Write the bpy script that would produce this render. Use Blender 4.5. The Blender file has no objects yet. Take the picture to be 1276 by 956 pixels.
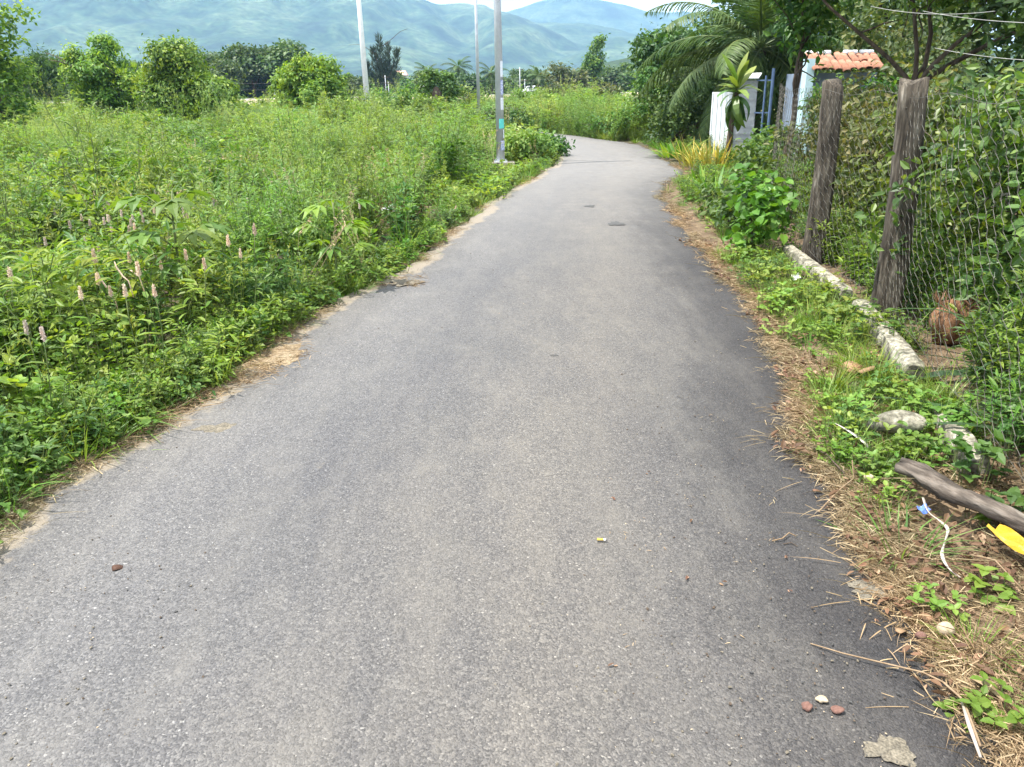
import bpy, math, random
import numpy as np
rng = np.random.default_rng(11)
random.seed(5)
C = bpy.context.scene.collection
S = bpy.context.scene
pi = math.pi

# ------------------------------------------------------------------ camera, light, exposure
F = 980.0; PITCH = math.radians(20.8); ROLL = math.radians(1.0); EYE = 1.6
cam_d = bpy.data.cameras.new('camera'); cam = bpy.data.objects.new('camera', cam_d); C.objects.link(cam)
cam_d.sensor_width = 36; cam_d.lens = 36 * F / 1276; cam_d.clip_end = 20000; cam_d.clip_start = 0.05
cam.location = (0, 0, EYE)
cam.rotation_mode = 'QUATERNION'
from mathutils import Matrix, Vector, Quaternion
cam.rotation_quaternion = (Matrix.Rotation(pi / 2 - PITCH, 4, 'X') @ Matrix.Rotation(-ROLL, 4, 'Z')).to_quaternion()
S.camera = cam
S.view_settings.view_transform = 'Standard'; S.view_settings.look = 'None'
S.view_settings.exposure = 1.42; S.view_settings.gamma = 1
S.cycles.use_denoising = True
S.cycles.max_bounces = 6; S.cycles.diffuse_bounces = 3; S.cycles.glossy_bounces = 2
S.cycles.transmission_bounces = 4; S.cycles.transparent_max_bounces = 4; S.cycles.volume_bounces = 0
S.cycles.sample_clamp_indirect = 6

sunv = Vector((-0.36, -0.06, 0.93)).normalized()
sun_el = math.asin(sunv.z); sun_az = math.atan2(sunv.x, sunv.y)
sd = bpy.data.lights.new('sun', 'SUN'); sd.energy = 4.3; sd.angle = math.radians(0.6); sd.color = (1, 0.955, 0.88)
so = bpy.data.objects.new('sun', sd); C.objects.link(so); so.location = (-20, 0, 60)
so.rotation_mode = 'QUATERNION'; so.rotation_quaternion = sunv.to_track_quat('Z', 'Y')

W = bpy.data.worlds.new('World'); S.world = W; W.use_nodes = True
wn = W.node_tree; bg = wn.nodes['Background']; bg.inputs[1].default_value = 0.15
sky = wn.nodes.new('ShaderNodeTexSky'); sky.sky_type = 'NISHITA'; sky.sun_disc = False
sky.sun_elevation = sun_el; sky.sun_rotation = sun_az; sky.dust_density = 2.0
tc = wn.nodes.new('ShaderNodeTexCoord'); cn = wn.nodes.new('ShaderNodeTexNoise')
cn.inputs['Scale'].default_value = 2.6; cn.inputs['Detail'].default_value = 6
cm = wn.nodes.new('ShaderNodeMapping'); cm.inputs['Scale'].default_value = (1, 1, 2.4)
cr = wn.nodes.new('ShaderNodeValToRGB'); cr.color_ramp.elements[0].position = 0.26; cr.color_ramp.elements[1].position = 0.5
cx = wn.nodes.new('ShaderNodeMix'); cx.data_type = 'RGBA'; cx.inputs[7].default_value = (6.6, 6.8, 7.0, 1)
wn.links.new(tc.outputs['Generated'], cm.inputs[0]); wn.links.new(cm.outputs[0], cn.inputs['Vector'])
wn.links.new(cn.outputs[0], cr.inputs[0]); wn.links.new(cr.outputs[0], cx.inputs[0])
wn.links.new(sky.outputs[0], cx.inputs[6]); wn.links.new(cx.outputs[2], bg.inputs[0])

# ------------------------------------------------------------------ helpers: pixels of the survey -> ground points
def ray(px, py):
    x = (px - 638) / F; y = -(py - 478) / F
    c, s = math.cos(ROLL), math.sin(ROLL)
    x, y = c * x + s * y, -s * x + c * y
    return (x, math.cos(PITCH) + y * math.sin(PITCH), -math.sin(PITCH) + y * math.cos(PITCH))
def at(px, py, z=0.0):
    d = ray(px, py); t = (z - EYE) / d[2]
    return Vector((d[0] * t, d[1] * t, z))
def atY(px, py, Y):
    d = ray(px, py); t = Y / d[1]
    return Vector((d[0] * t, Y, EYE + d[2] * t))
def project(Pn):
    Z = Pn[:, 2] - EYE; zc = Pn[:, 1] * math.cos(PITCH) - Z * math.sin(PITCH)
    y = Pn[:, 1] * math.sin(PITCH) + Z * math.cos(PITCH)
    zc = np.where(zc < 0.05, 0.05, zc)
    x = Pn[:, 0] / zc; y = y / zc
    c, s = math.cos(ROLL), math.sin(ROLL)
    return 638 + F * (c * x - s * y), 478 - F * (s * x + c * y)

# value noise
_lat = rng.random((256, 256))
def vnoise(x, y):
    xi = np.floor(x).astype(int); yi = np.floor(y).astype(int)
    fx = x - xi; fy = y - yi
    fx = fx * fx * (3 - 2 * fx); fy = fy * fy * (3 - 2 * fy)
    a = _lat[xi % 256, yi % 256]; b = _lat[(xi + 1) % 256, yi % 256]
    c = _lat[xi % 256, (yi + 1) % 256]; d = _lat[(xi + 1) % 256, (yi + 1) % 256]
    return (a * (1 - fx) + b * fx) * (1 - fy) + (c * (1 - fx) + d * fx) * fy
def fbm(x, y, o=4):
    r = 0; a = .5
    for i in range(o):
        r = r + a * vnoise(x * 2 ** i + 17 * i, y * 2 ** i + 31 * i); a *= .5
    return r

# ------------------------------------------------------------------ materials
def newmat(name):
    m = bpy.data.materials.new(name); m.use_nodes = True
    nt = m.node_tree; nt.nodes.clear()
    out = nt.nodes.new('ShaderNodeOutputMaterial')
    return m, nt, out
def N(nt, t, **kw):
    n = nt.nodes.new(t)
    for k, v in kw.items(): setattr(n, k, v)
    return n
def ramp(nt, stops):
    r = N(nt, 'ShaderNodeValToRGB'); e = r.color_ramp.elements
    while len(e) < len(stops): e.new(0.5)
    for el, (p, c) in zip(e, stops):
        el.position = p; el.color = (*c, 1) if len(c) == 3 else c
    return r
def leaf_mat(name, dark, mid, light, trans=0.38, rough=0.5, spec=0.35, hue=0.03, tint=(1.25, 1.2, 0.45)):
    m, nt, out = newmat(name); L = nt.links
    a = N(nt, 'ShaderNodeAttribute'); a.attribute_name = 'tone'
    r = ramp(nt, [(0.0, dark), (0.55, mid), (1.0, light)])
    L.new(a.outputs['Fac'], r.inputs[0])
    oi = N(nt, 'ShaderNodeObjectInfo'); h = N(nt, 'ShaderNodeHueSaturation')
    mr = N(nt, 'ShaderNodeMapRange'); mr.inputs[3].default_value = 0.5 - hue; mr.inputs[4].default_value = 0.5 + hue * .6
    mv = N(nt, 'ShaderNodeMapRange'); mv.inputs[3].default_value = 0.8; mv.inputs[4].default_value = 1.2
    ml = N(nt, 'ShaderNodeMath', operation='MULTIPLY'); ml.inputs[1].default_value = 7.31
    fr = N(nt, 'ShaderNodeMath', operation='FRACT')
    L.new(oi.outputs['Random'], mr.inputs[0]); L.new(oi.outputs['Random'], ml.inputs[0]); L.new(ml.outputs[0], fr.inputs[0])
    L.new(fr.outputs[0], mv.inputs[0]); L.new(mr.outputs[0], h.inputs['Hue']); L.new(mv.outputs[0], h.inputs['Value'])
    gn = N(nt, 'ShaderNodeNewGeometry'); dn = N(nt, 'ShaderNodeTexNoise'); dn.inputs['Scale'].default_value = .55; dn.inputs['Detail'].default_value = 3
    L.new(gn.outputs['Position'], dn.inputs['Vector']); dr = ramp(nt, [(.36, (.82, .95, .95)), (.52, (1, 1, 1)), (.66, (1.22, 1.1, .9))]); L.new(dn.outputs[0], dr.inputs[0])
    dm = N(nt, 'ShaderNodeMix', data_type='RGBA', blend_type='MULTIPLY'); dm.inputs[0].default_value = .8; L.new(r.outputs[0], dm.inputs[6]); L.new(dr.outputs[0], dm.inputs[7])
    L.new(dm.outputs[2], h.inputs['Color'])
    p = N(nt, 'ShaderNodeBsdfPrincipled'); p.inputs['Roughness'].default_value = rough; p.inputs['Specular IOR Level'].default_value = spec
    L.new(h.outputs[0], p.inputs['Base Color'])
    t = N(nt, 'ShaderNodeBsdfTranslucent')
    mu = N(nt, 'ShaderNodeMix', data_type='RGBA', blend_type='MULTIPLY'); mu.inputs[0].default_value = 1
    mu.inputs[7].default_value = (*tint, 1); L.new(h.outputs[0], mu.inputs[6]); L.new(mu.outputs[2], t.inputs[0])
    mx = N(nt, 'ShaderNodeMixShader'); mx.inputs[0].default_value = trans
    L.new(p.outputs[0], mx.inputs[1]); L.new(t.outputs[0], mx.inputs[2]); L.new(mx.outputs[0], out.inputs[0])
    return m
def noise_mat(name, stops, scale=8, detail=6, rough=0.85, bump=0.3, bdist=0.02, stretch=(1, 1, 1), spec=0.3, metallic=0, coord='Object', fine=None):
    m, nt, out = newmat(name); L = nt.links
    tcn = N(nt, 'ShaderNodeTexCoord'); mp = N(nt, 'ShaderNodeMapping'); mp.inputs['Scale'].default_value = stretch
    n = N(nt, 'ShaderNodeTexNoise'); n.inputs['Scale'].default_value = scale; n.inputs['Detail'].default_value = detail; n.inputs['Roughness'].default_value = .65
    L.new(tcn.outputs[coord], mp.inputs[0]); L.new(mp.outputs[0], n.inputs['Vector'])
    r = ramp(nt, stops); L.new(n.outputs[0], r.inputs[0])
    p = N(nt, 'ShaderNodeBsdfPrincipled'); p.inputs['Roughness'].default_value = rough; p.inputs['Specular IOR Level'].default_value = spec; p.inputs['Metallic'].default_value = metallic
    col = r.outputs[0]
    if fine:
        n2 = N(nt, 'ShaderNodeTexNoise'); n2.inputs['Scale'].default_value = fine; n2.inputs['Detail'].default_value = 3
        L.new(mp.outputs[0], n2.inputs['Vector'])
        r2 = ramp(nt, [(.3, (.45, .45, .45)), (.7, (1.35, 1.35, 1.35))]); L.new(n2.outputs[0], r2.inputs[0])
        mu = N(nt, 'ShaderNodeMix', data_type='RGBA', blend_type='MULTIPLY'); mu.inputs[0].default_value = 1
        L.new(col, mu.inputs[6]); L.new(r2.outputs[0], mu.inputs[7]); col = mu.outputs[2]
    L.new(col, p.inputs['Base Color'])
    if bump:
        b = N(nt, 'ShaderNodeBump'); b.inputs['Strength'].default_value = bump; b.inputs['Distance'].default_value = bdist
        L.new(n.outputs[0], b.inputs['Height']); L.new(b.outputs[0], p.inputs['Normal'])
    L.new(p.outputs[0], out.inputs[0])
    return m

def road_mat():
    m, nt, out = newmat('asphalt'); L = nt.links
    tcn = N(nt, 'ShaderNodeTexCoord'); vec = tcn.outputs['Object']
    def mapped(sc):
        mp = N(nt, 'ShaderNodeMapping'); mp.inputs['Scale'].default_value = sc; L.new(vec, mp.inputs[0]); return mp.outputs[0]
    def noise(v, sc, det=5, ro=.6):
        n = N(nt, 'ShaderNodeTexNoise'); n.inputs['Scale'].default_value = sc; n.inputs['Detail'].default_value = det; n.inputs['Roughness'].default_value = ro
        L.new(v, n.inputs['Vector']); return n.outputs[0]
    def mix(f, a, b, bt='MIX'):
        x = N(nt, 'ShaderNodeMix', data_type='RGBA', blend_type=bt)
        for s_, v in ((0, f), (6, a), (7, b)):
            if hasattr(v, 'links'): L.new(v, x.inputs[s_])
            elif isinstance(v, (int, float)): x.inputs[s_].default_value = v
            else: x.inputs[s_].default_value = (*v, 1)
        return x.outputs[2]
    def rmp(v, stops):
        r = ramp(nt, stops); L.new(v, r.inputs[0]); return r.outputs[0]
    def math_(op, a, b):
        x = N(nt, 'ShaderNodeMath', operation=op, use_clamp=(op != 'SUBTRACT'))
        for i, v in enumerate((a, b)):
            if hasattr(v, 'links'): L.new(v, x.inputs[i])
            else: x.inputs[i].default_value = v
        return x.outputs[0]
    def attr(nm):
        a = N(nt, 'ShaderNodeAttribute'); a.attribute_name = nm; return a.outputs['Fac']
    w3 = lambda v: (v, v, v)
    # stones of the asphalt: cells of two sizes
    dn = N(nt, 'ShaderNodeTexNoise'); dn.inputs['Scale'].default_value = 60; L.new(vec, dn.inputs['Vector'])
    dv = N(nt, 'ShaderNodeVectorMath', operation='MULTIPLY_ADD'); dv.inputs[1].default_value = (.012, .012, .012)
    L.new(dn.outputs['Color'], dv.inputs[0]); L.new(vec, dv.inputs[2])
    vo = N(nt, 'ShaderNodeTexVoronoi'); vo.inputs['Scale'].default_value = 165; L.new(dv.outputs[0], vo.inputs['Vector'])
    vb = N(nt, 'ShaderNodeTexVoronoi'); vb.inputs['Scale'].default_value = 70; L.new(dv.outputs[0], vb.inputs['Vector'])
    sp = N(nt, 'ShaderNodeSeparateColor'); L.new(vo.outputs['Color'], sp.inputs[0])
    sb = N(nt, 'ShaderNodeSeparateColor'); L.new(vb.outputs['Color'], sb.inputs[0])
    stone = rmp(sp.outputs[0], [(0, (.050, .050, .050)), (.45, (.078, .077, .077)), (.85, (.105, .103, .10)), (.992, (.145, .142, .135)), (1, (.24, .235, .22))])
    stone = mix(rmp(sb.outputs[0], [(.86, w3(0)), (.9, w3(.45))]), stone, (.125, .121, .114))
    # broad worn and dusted patches, drawn out along the travel direction
    n1 = noise(mapped((1.0, .35, 1)), 1.3, 6)
    n2 = noise(vec, 5.5, 7, .7)
    n3 = noise(mapped((1.6, .45, 1)), 2.6, 6, .7)
    col = mix(rmp(n1, [(.3, w3(0)), (.7, w3(1))]), mix(1.0, stone, (.86, .86, .89), 'MULTIPLY'), mix(1.0, stone, (1.16, 1.13, 1.1), 'MULTIPLY'))
    dust = math_('MULTIPLY', rmp(n3, [(.44, w3(0)), (.7, w3(.6))]), rmp(n2, [(.35, w3(.25)), (.65, w3(1))]))
    col = mix(dust, col, (.155, .146, .13))
    # unworn dark strip beside the fence-side edge
    er = attr('edge_right')
    el0 = attr('edge_left'); su = N(nt, 'ShaderNodeMath', operation='ADD'); L.new(er, su.inputs[0]); L.new(el0, su.inputs[1])
    uu = N(nt, 'ShaderNodeMath', operation='DIVIDE'); L.new(el0, uu.inputs[0]); L.new(su.outputs[0], uu.inputs[1])
    uw = N(nt, 'ShaderNodeMath', operation='MULTIPLY_ADD'); uw.inputs[1].default_value = .16; L.new(n3, uw.inputs[0]); L.new(uu.outputs[0], uw.inputs[2])
    band = rmp(uw.outputs[0], [(.06, (1.02, 1.0, .97)), (.25, (1.1, 1.1, 1.12)), (.42, (.94, .94, .96)), (.56, (.97, .95, .93)), (.72, (1.07, 1.02, .95)), (.86, (.86, .83, .8)), (.98, (.74, .72, .7)), (1.0, (.72, .7, .68))])
    col = mix(1.0, col, band, 'MULTIPLY')
    e2 = N(nt, 'ShaderNodeMath', operation='MULTIPLY_ADD'); e2.inputs[1].default_value = .9; L.new(n3, e2.inputs[0]); L.new(er, e2.inputs[2])
    darkf = rmp(math_('MULTIPLY', e2.outputs[0], .5), [(.28, w3(.92)), (.41, w3(.6)), (.57, w3(0))])
    col = mix(darkf, col, mix(1.0, col, (.44, .43, .45), 'MULTIPLY'))
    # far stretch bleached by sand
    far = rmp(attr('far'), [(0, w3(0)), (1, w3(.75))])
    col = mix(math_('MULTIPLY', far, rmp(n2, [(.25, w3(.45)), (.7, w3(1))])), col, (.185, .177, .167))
    # sand drifted over both edges
    el = attr('edge_left')
    s1 = N(nt, 'ShaderNodeMath', operation='MULTIPLY_ADD'); s1.inputs[1].default_value = -.30; L.new(n2, s1.inputs[0]); L.new(el, s1.inputs[2])
    sand = rmp(s1.outputs[0], [(-.0, w3(.9)), (.02, w3(0))])
    col = mix(rmp(s1.outputs[0], [(0, w3(.6)), (.05, w3(0))]), col, (.25, .205, .145))
    spots = noise(mapped((1, .6, 1)), 1.9, 5, .62)
    col = mix(rmp(spots, [(.69, w3(0)), (.76, w3(.6))]), col, (.31, .255, .175))
    tar = noise(vec, 3.1, 6, .7)
    col = mix(rmp(tar, [(.24, w3(.55)), (.31, w3(0))]), col, (.05, .05, .051))
    p = N(nt, 'ShaderNodeBsdfPrincipled'); p.inputs['Roughness'].default_value = .78; p.inputs['Specular IOR Level'].default_value = .35
    L.new(col, p.inputs['Base Color'])
    hsum = math_('ADD', rmp(vo.outputs['Distance'], [(0, w3(1)), (.75, w3(0))]), 0.0)
    b = N(nt, 'ShaderNodeBump'); b.inputs['Strength'].default_value = .5; b.inputs['Distance'].default_value = .006
    L.new(hsum, b.inputs['Height'])
    b2 = N(nt, 'ShaderNodeBump'); b2.inputs['Strength'].default_value = .3; b2.inputs['Distance'].default_value = .03
    L.new(n2, b2.inputs['Height']); L.new(b.outputs[0], b2.inputs['Normal'])
    L.new(b2.outputs[0], p.inputs['Normal']); L.new(p.outputs[0], out.inputs[0])
    return m

M = {}
M['asphalt'] = road_mat()
M['soil'] = noise_mat('soil', [(.25, (.035, .028, .018)), (.5, (.075, .06, .035)), (.75, (.055, .075, .022))], 3, 8, .95, .5, .03, fine=60)
M['verge_soil'] = noise_mat('verge_soil', [(.25, (.05, .034, .02)), (.45, (.11, .075, .044)), (.6, (.17, .122, .075)), (.8, (.07, .085, .03))], 5, 9, .95, .7, .03, fine=90)
M['bank'] = noise_mat('bank_soil', [(.3, (.10, .12, .04)), (.48, (.26, .20, .13)), (.6, (.34, .27, .19)), (.75, (.13, .15, .05))], .35, 8, .95, .4, .3, stretch=(.35, 1, 1))
M['far_road'] = noise_mat('far_road_surface', [(.3, (.2, .19, .18)), (.7, (.3, .28, .26))], 1, 4, .9, 0)
M['weed'] = leaf_mat('weed_leaf', (.07, .145, .024), (.13, .235, .035), (.23, .32, .06), trans=.45)
M['weed_dark'] = leaf_mat('weed_leaf_dark', (.035, .085, .02), (.065, .145, .028), (.12, .20, .045))
M['feather'] = leaf_mat('feathery_weed', (.10, .18, .035), (.165, .275, .06), (.29, .38, .13), trans=.45)
M['grass'] = leaf_mat('grass_blade', (.07, .135, .022), (.13, .22, .036), (.25, .31, .08), rough=.45)
M['lush'] = leaf_mat('lush_grass_blade', (.06, .14, .015), (.10, .22, .022), (.17, .30, .04), rough=.45)
M['vine'] = leaf_mat('vine_leaf', (.045, .115, .015), (.125, .245, .027), (.29, .40, .055), trans=.4, hue=.008)
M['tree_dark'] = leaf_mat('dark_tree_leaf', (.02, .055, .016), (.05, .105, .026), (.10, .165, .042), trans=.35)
M['tree_mid'] = leaf_mat('mid_tree_leaf', (.035, .085, .016), (.085, .17, .03), (.18, .26, .05), trans=.4)
M['tree_yel'] = leaf_mat('yellow_green_leaf', (.06, .10, .018), (.13, .185, .03), (.25, .28, .05), trans=.35)
M['casuarina'] = leaf_mat('casuarina_needle', (.018, .038, .022), (.035, .06, .035), (.06, .085, .05), trans=.15)
M['hedge'] = leaf_mat('hedge_leaf', (.036, .082, .018), (.085, .165, .034), (.19, .27, .062), trans=.4, rough=.42, spec=.4)
M['hedge_brown'] = leaf_mat('brownish_hedge_leaf', (.04, .062, .018), (.085, .12, .034), (.18, .18, .07), trans=.35)
M['palm'] = leaf_mat('palm_leaflet', (.025, .06, .016), (.06, .115, .03), (.14, .20, .07), trans=.3, rough=.5, spec=.25)
M['strap'] = leaf_mat('strap_leaf', (.02, .05, .02), (.045, .09, .035), (.10, .15, .07), trans=.2, rough=.35, spec=.5)
M['drac'] = leaf_mat('rosette_leaf', (.05, .115, .018), (.10, .19, .028), (.22, .29, .06), trans=.35, rough=.35, spec=.5)
M['striped'] = leaf_mat('yellow_striped_leaf', (.12, .16, .03), (.32, .30, .06), (.55, .46, .10), trans=.3)
M['straw'] = leaf_mat('dry_straw', (.12, .075, .036), (.28, .20, .11), (.50, .39, .24), trans=.15, tint=(1, .9, .6), rough=.7, hue=.01)
M['deadleaf'] = leaf_mat('dead_leaf', (.08, .04, .022), (.20, .11, .06), (.36, .24, .15), trans=.12, tint=(1, .8, .5), rough=.7, hue=.01)
M['spike'] = leaf_mat('seed_spike', (.42, .31, .26), (.58, .49, .42), (.76, .72, .64), trans=.25, tint=(1, .9, .8), hue=.01)
M['stem'] = noise_mat('green_stem', [(.3, (.06, .10, .025)), (.7, (.13, .15, .05))], 30, 2, .6, 0)
M['bark'] = noise_mat('bark', [(.3, (.035, .025, .018)), (.55, (.10, .075, .055)), (.75, (.18, .15, .12))], 14, 8, .95, .9, .02, stretch=(1, 1, .25))
M['post'] = noise_mat('weathered_post_wood', [(.3, (.022, .018, .013)), (.48, (.062, .051, .039)), (.6, (.115, .098, .076)), (.76, (.27, .25, .21))], 18, 9, .95, 1.0, .018, stretch=(1, 1, .14), fine=70)
M['logwood'] = noise_mat('grey_log_wood', [(.3, (.022, .017, .013)), (.46, (.07, .056, .045)), (.58, (.135, .112, .092)), (.75, (.21, .185, .16))], 20, 10, .92, 1.0, .012, stretch=(.18, 1, 1), fine=60)
M['concrete'] = noise_mat('weathered_concrete', [(.3, (.05, .048, .035)), (.45, (.15, .14, .105)), (.58, (.34, .315, .25)), (.72, (.13, .135, .08))], 9, 10, .92, .8, .02, fine=60)
M['galv'] = noise_mat('galvanised_steel', [(.3, (.40, .43, .47)), (.7, (.58, .60, .64))], 4, 6, .5, .05, .002, metallic=.35)
M['whitepole'] = noise_mat('pale_concrete_pole', [(.3, (.60, .61, .60)), (.7, (.76, .77, .76))], 4, 6, .8, .1, .003)
M['wire'] = noise_mat('weathered_wire', [(.36, (.045, .042, .034)), (.62, (.11, .104, .088))], 2, 4, .7, 0)
M['cable'] = noise_mat('dark_cable', [(.3, (.05, .05, .055)), (.7, (.09, .09, .1))], 3, 2, .7, 0)
M['cable_pale'] = noise_mat('pale_cable', [(.3, (.22, .22, .21)), (.7, (.32, .32, .30))], 3, 2, .7, 0)
M['white'] = noise_mat('white_paint', [(.3, (.42, .42, .40)), (.42, (.70, .72, .73)), (.7, (.82, .84, .86))], 4, 9, .7, .1, .01)
M['greysheet'] = noise_mat('grey_sheet_metal', [(.3, (.24, .25, .27)), (.6, (.42, .43, .45)), (.8, (.26, .2, .16))], 5, 7, .6, .1, .01, metallic=.2)
M['bluepaint'] = noise_mat('blue_paint', [(.3, (.06, .10, .19)), (.7, (.11, .165, .27))], 9, 5, .6, .1, .004)
M['paleblue'] = noise_mat('pale_blue_plaster', [(.3, (.36, .52, .56)), (.7, (.52, .68, .71))], 3, 8, .9, .2, .01)
M['shadewall'] = noise_mat('shaded_blue_wall', [(.3, (.14, .18, .24)), (.7, (.22, .27, .34))], 3, 8, .9, .2, .01)  # shade under the tile roof painted in: darker version of the pale blue plaster
M['rooftile'] = noise_mat('clay_tile', [(.25, (.19, .085, .055)), (.55, (.36, .17, .11)), (.8, (.46, .27, .19))], 9, 7, .9, .4, .01)
M['salmon'] = noise_mat('salmon_roof', [(.3, (.50, .28, .22)), (.7, (.62, .38, .31))], 2, 5, .9, 0)
M['cyan'] = noise_mat('cyan_sticker', [(.3, (.10, .55, .50)), (.7, (.16, .68, .62))], 20, 4, .5, 0)
M['stickwhite'] = noise_mat('white_sticker', [(.3, (.62, .65, .7)), (.7, (.8, .82, .85))], 20, 4, .5, 0)
M['stickblue'] = noise_mat('blue_printed_sticker', [(.44, (.72, .75, .82)), (.5, (.12, .16, .46)), (.6, (.62, .66, .78))], 26, 3, .5, 0)
M['plastic_white'] = noise_mat('white_plastic', [(.3, (.62, .62, .6)), (.7, (.82, .82, .8))], 12, 5, .45, .3, .01)
M['plastic_yellow'] = noise_mat('yellow_plastic', [(.3, (.34, .19, .012)), (.7, (.52, .33, .03))], 14, 5, .4, .5, .01)
M['plastic_blue'] = noise_mat('blue_plastic', [(.3, (.05, .12, .4)), (.7, (.12, .2, .5))], 14, 5, .4, .3, .01)
M['husk'] = noise_mat('coconut_husk', [(.3, (.09, .045, .025)), (.55, (.22, .115, .06)), (.8, (.38, .24, .14))], 12, 8, .95, 1, .03, stretch=(1, 1, .4), fine=50)
M['stone'] = noise_mat('tan_stone', [(.3, (.26, .20, .13)), (.7, (.46, .38, .27))], 30, 6, .9, .5, .01)
M['redstone'] = noise_mat('red_brown_stone', [(.3, (.09, .045, .035)), (.7, (.20, .11, .085))], 40, 6, .9, .5, .01)
M['tar'] = noise_mat('tar_patch', [(.3, (.045, .044, .043)), (.7, (.075, .073, .07))], 40, 6, .8, .5, .004)
M['sand'] = noise_mat('straw_sand', [(.3, (.13, .092, .052)), (.5, (.225, .17, .105)), (.75, (.31, .25, .17))], 18, 9, .95, .9, .01, fine=120)
M['dust'] = noise_mat('pale_dust', [(.3, (.085, .076, .06)), (.5, (.135, .117, .088)), (.75, (.19, .165, .125))], 25, 9, .95, .5, .004, fine=160)
M['filter'] = noise_mat('cigarette_filter', [(.3, (.50, .32, .05)), (.7, (.66, .45, .10))], 90, 4, .8, 0)
M['paper'] = noise_mat('cigarette_paper', [(.3, (.68, .67, .62)), (.7, (.82, .81, .78))], 90, 4, .8, 0)
M['ash'] = noise_mat('burnt_tip', [(.3, (.03, .03, .03)), (.7, (.09, .085, .08))], 90, 4, .9, 0)
M['carwhite'] = noise_mat('white_car_paint', [(.3, (.74, .75, .76)), (.7, (.80, .81, .82))], 1, 2, .3, 0, spec=.5)
M['glass'] = noise_mat('dark_car_glass', [(.3, (.02, .025, .03)), (.7, (.04, .045, .05))], 1, 2, .1, 0, spec=.6)
M['rubber'] = noise_mat('tyre_rubber', [(.3, (.015, .015, .015)), (.7, (.03, .03, .03))], 9, 2, .9, 0)

# ------------------------------------------------------------------ triangle buffers
def nrm(a):
    return a / np.maximum(np.linalg.norm(a, axis=-1, keepdims=True), 1e-9)
T_OVAL = (np.array([(0, 0, 0), (.3, .45, .05), (.3, -.45, .05), (.68, .36, .02), (.68, -.36, .02), (1, 0, -.12), (.3, 0, -.04), (.68, 0, -.05)], float),
          np.array([(0, 2, 6), (0, 6, 1), (6, 2, 4), (6, 4, 7), (6, 7, 3), (6, 3, 1), (7, 4, 5), (7, 5, 3)]))
T_HEART = (np.array([(0, 0, 0), (-.05, .32, .04), (-.05, -.32, .04), (.25, .52, .05), (.25, -.52, .05), (.62, .38, 0), (.62, -.38, 0), (1, 0, -.15), (.3, 0, -.03), (.65, 0, -.06)], float),
           np.array([(0, 8, 1), (0, 2, 8), (1, 8, 3), (2, 4, 8), (8, 9, 5), (8, 5, 3), (8, 4, 6), (8, 6, 9), (9, 7, 5), (9, 6, 7)]))
T_FOLD = (np.array([(0, 0, 0), (.42, .5, .06), (.42, -.5, .06), (1, 0, -.12), (.42, 0, -.03)], float),
          np.array([(0, 4, 1), (0, 2, 4), (4, 3, 1), (4, 2, 3)]))
T_LANCE = (np.array([(0, 0, 0), (.22, .5, .04), (.22, -.5, .04), (.6, .42, .0), (.6, -.42, .0), (1, 0, -.22), (.22, 0, 0), (.6, 0, -.05)], float),
           np.array([(0, 2, 6), (0, 6, 1), (6, 2, 4), (6, 4, 7), (6, 7, 3), (6, 3, 1), (7, 4, 5), (7, 5, 3)]))
T_DIA = (np.array([(0, 0, 0), (.45, .5, 0), (.45, -.5, 0), (1, 0, -.08)], float), np.array([(0, 2, 1), (1, 2, 3)]))
def blade_t(droop, segs=5, curl=.0):
    v = []; 
    for i in range(segs + 1):
        t = i / segs; w = .5 * (1 - t ** 2.2) if i else .34
        x = math.sin(t * droop) / droop if droop else t; z = -(1 - math.cos(t * droop)) / droop if droop else 0
        if i == segs: v.append((x, 0, z))
        else: v += [(x, w, z + .0), (x, -w, z + .0)]
    f = []
    for i in range(segs - 1): a = 2 * i; f += [(a, a + 1, a + 3), (a, a + 3, a + 2)]
    a = 2 * (segs - 1); f.append((a, a + 1, a + 2))
    return np.array(v, float), np.array(f)
T_BL = [blade_t(d) for d in (.25, .7, 1.2, 1.8)]

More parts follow.
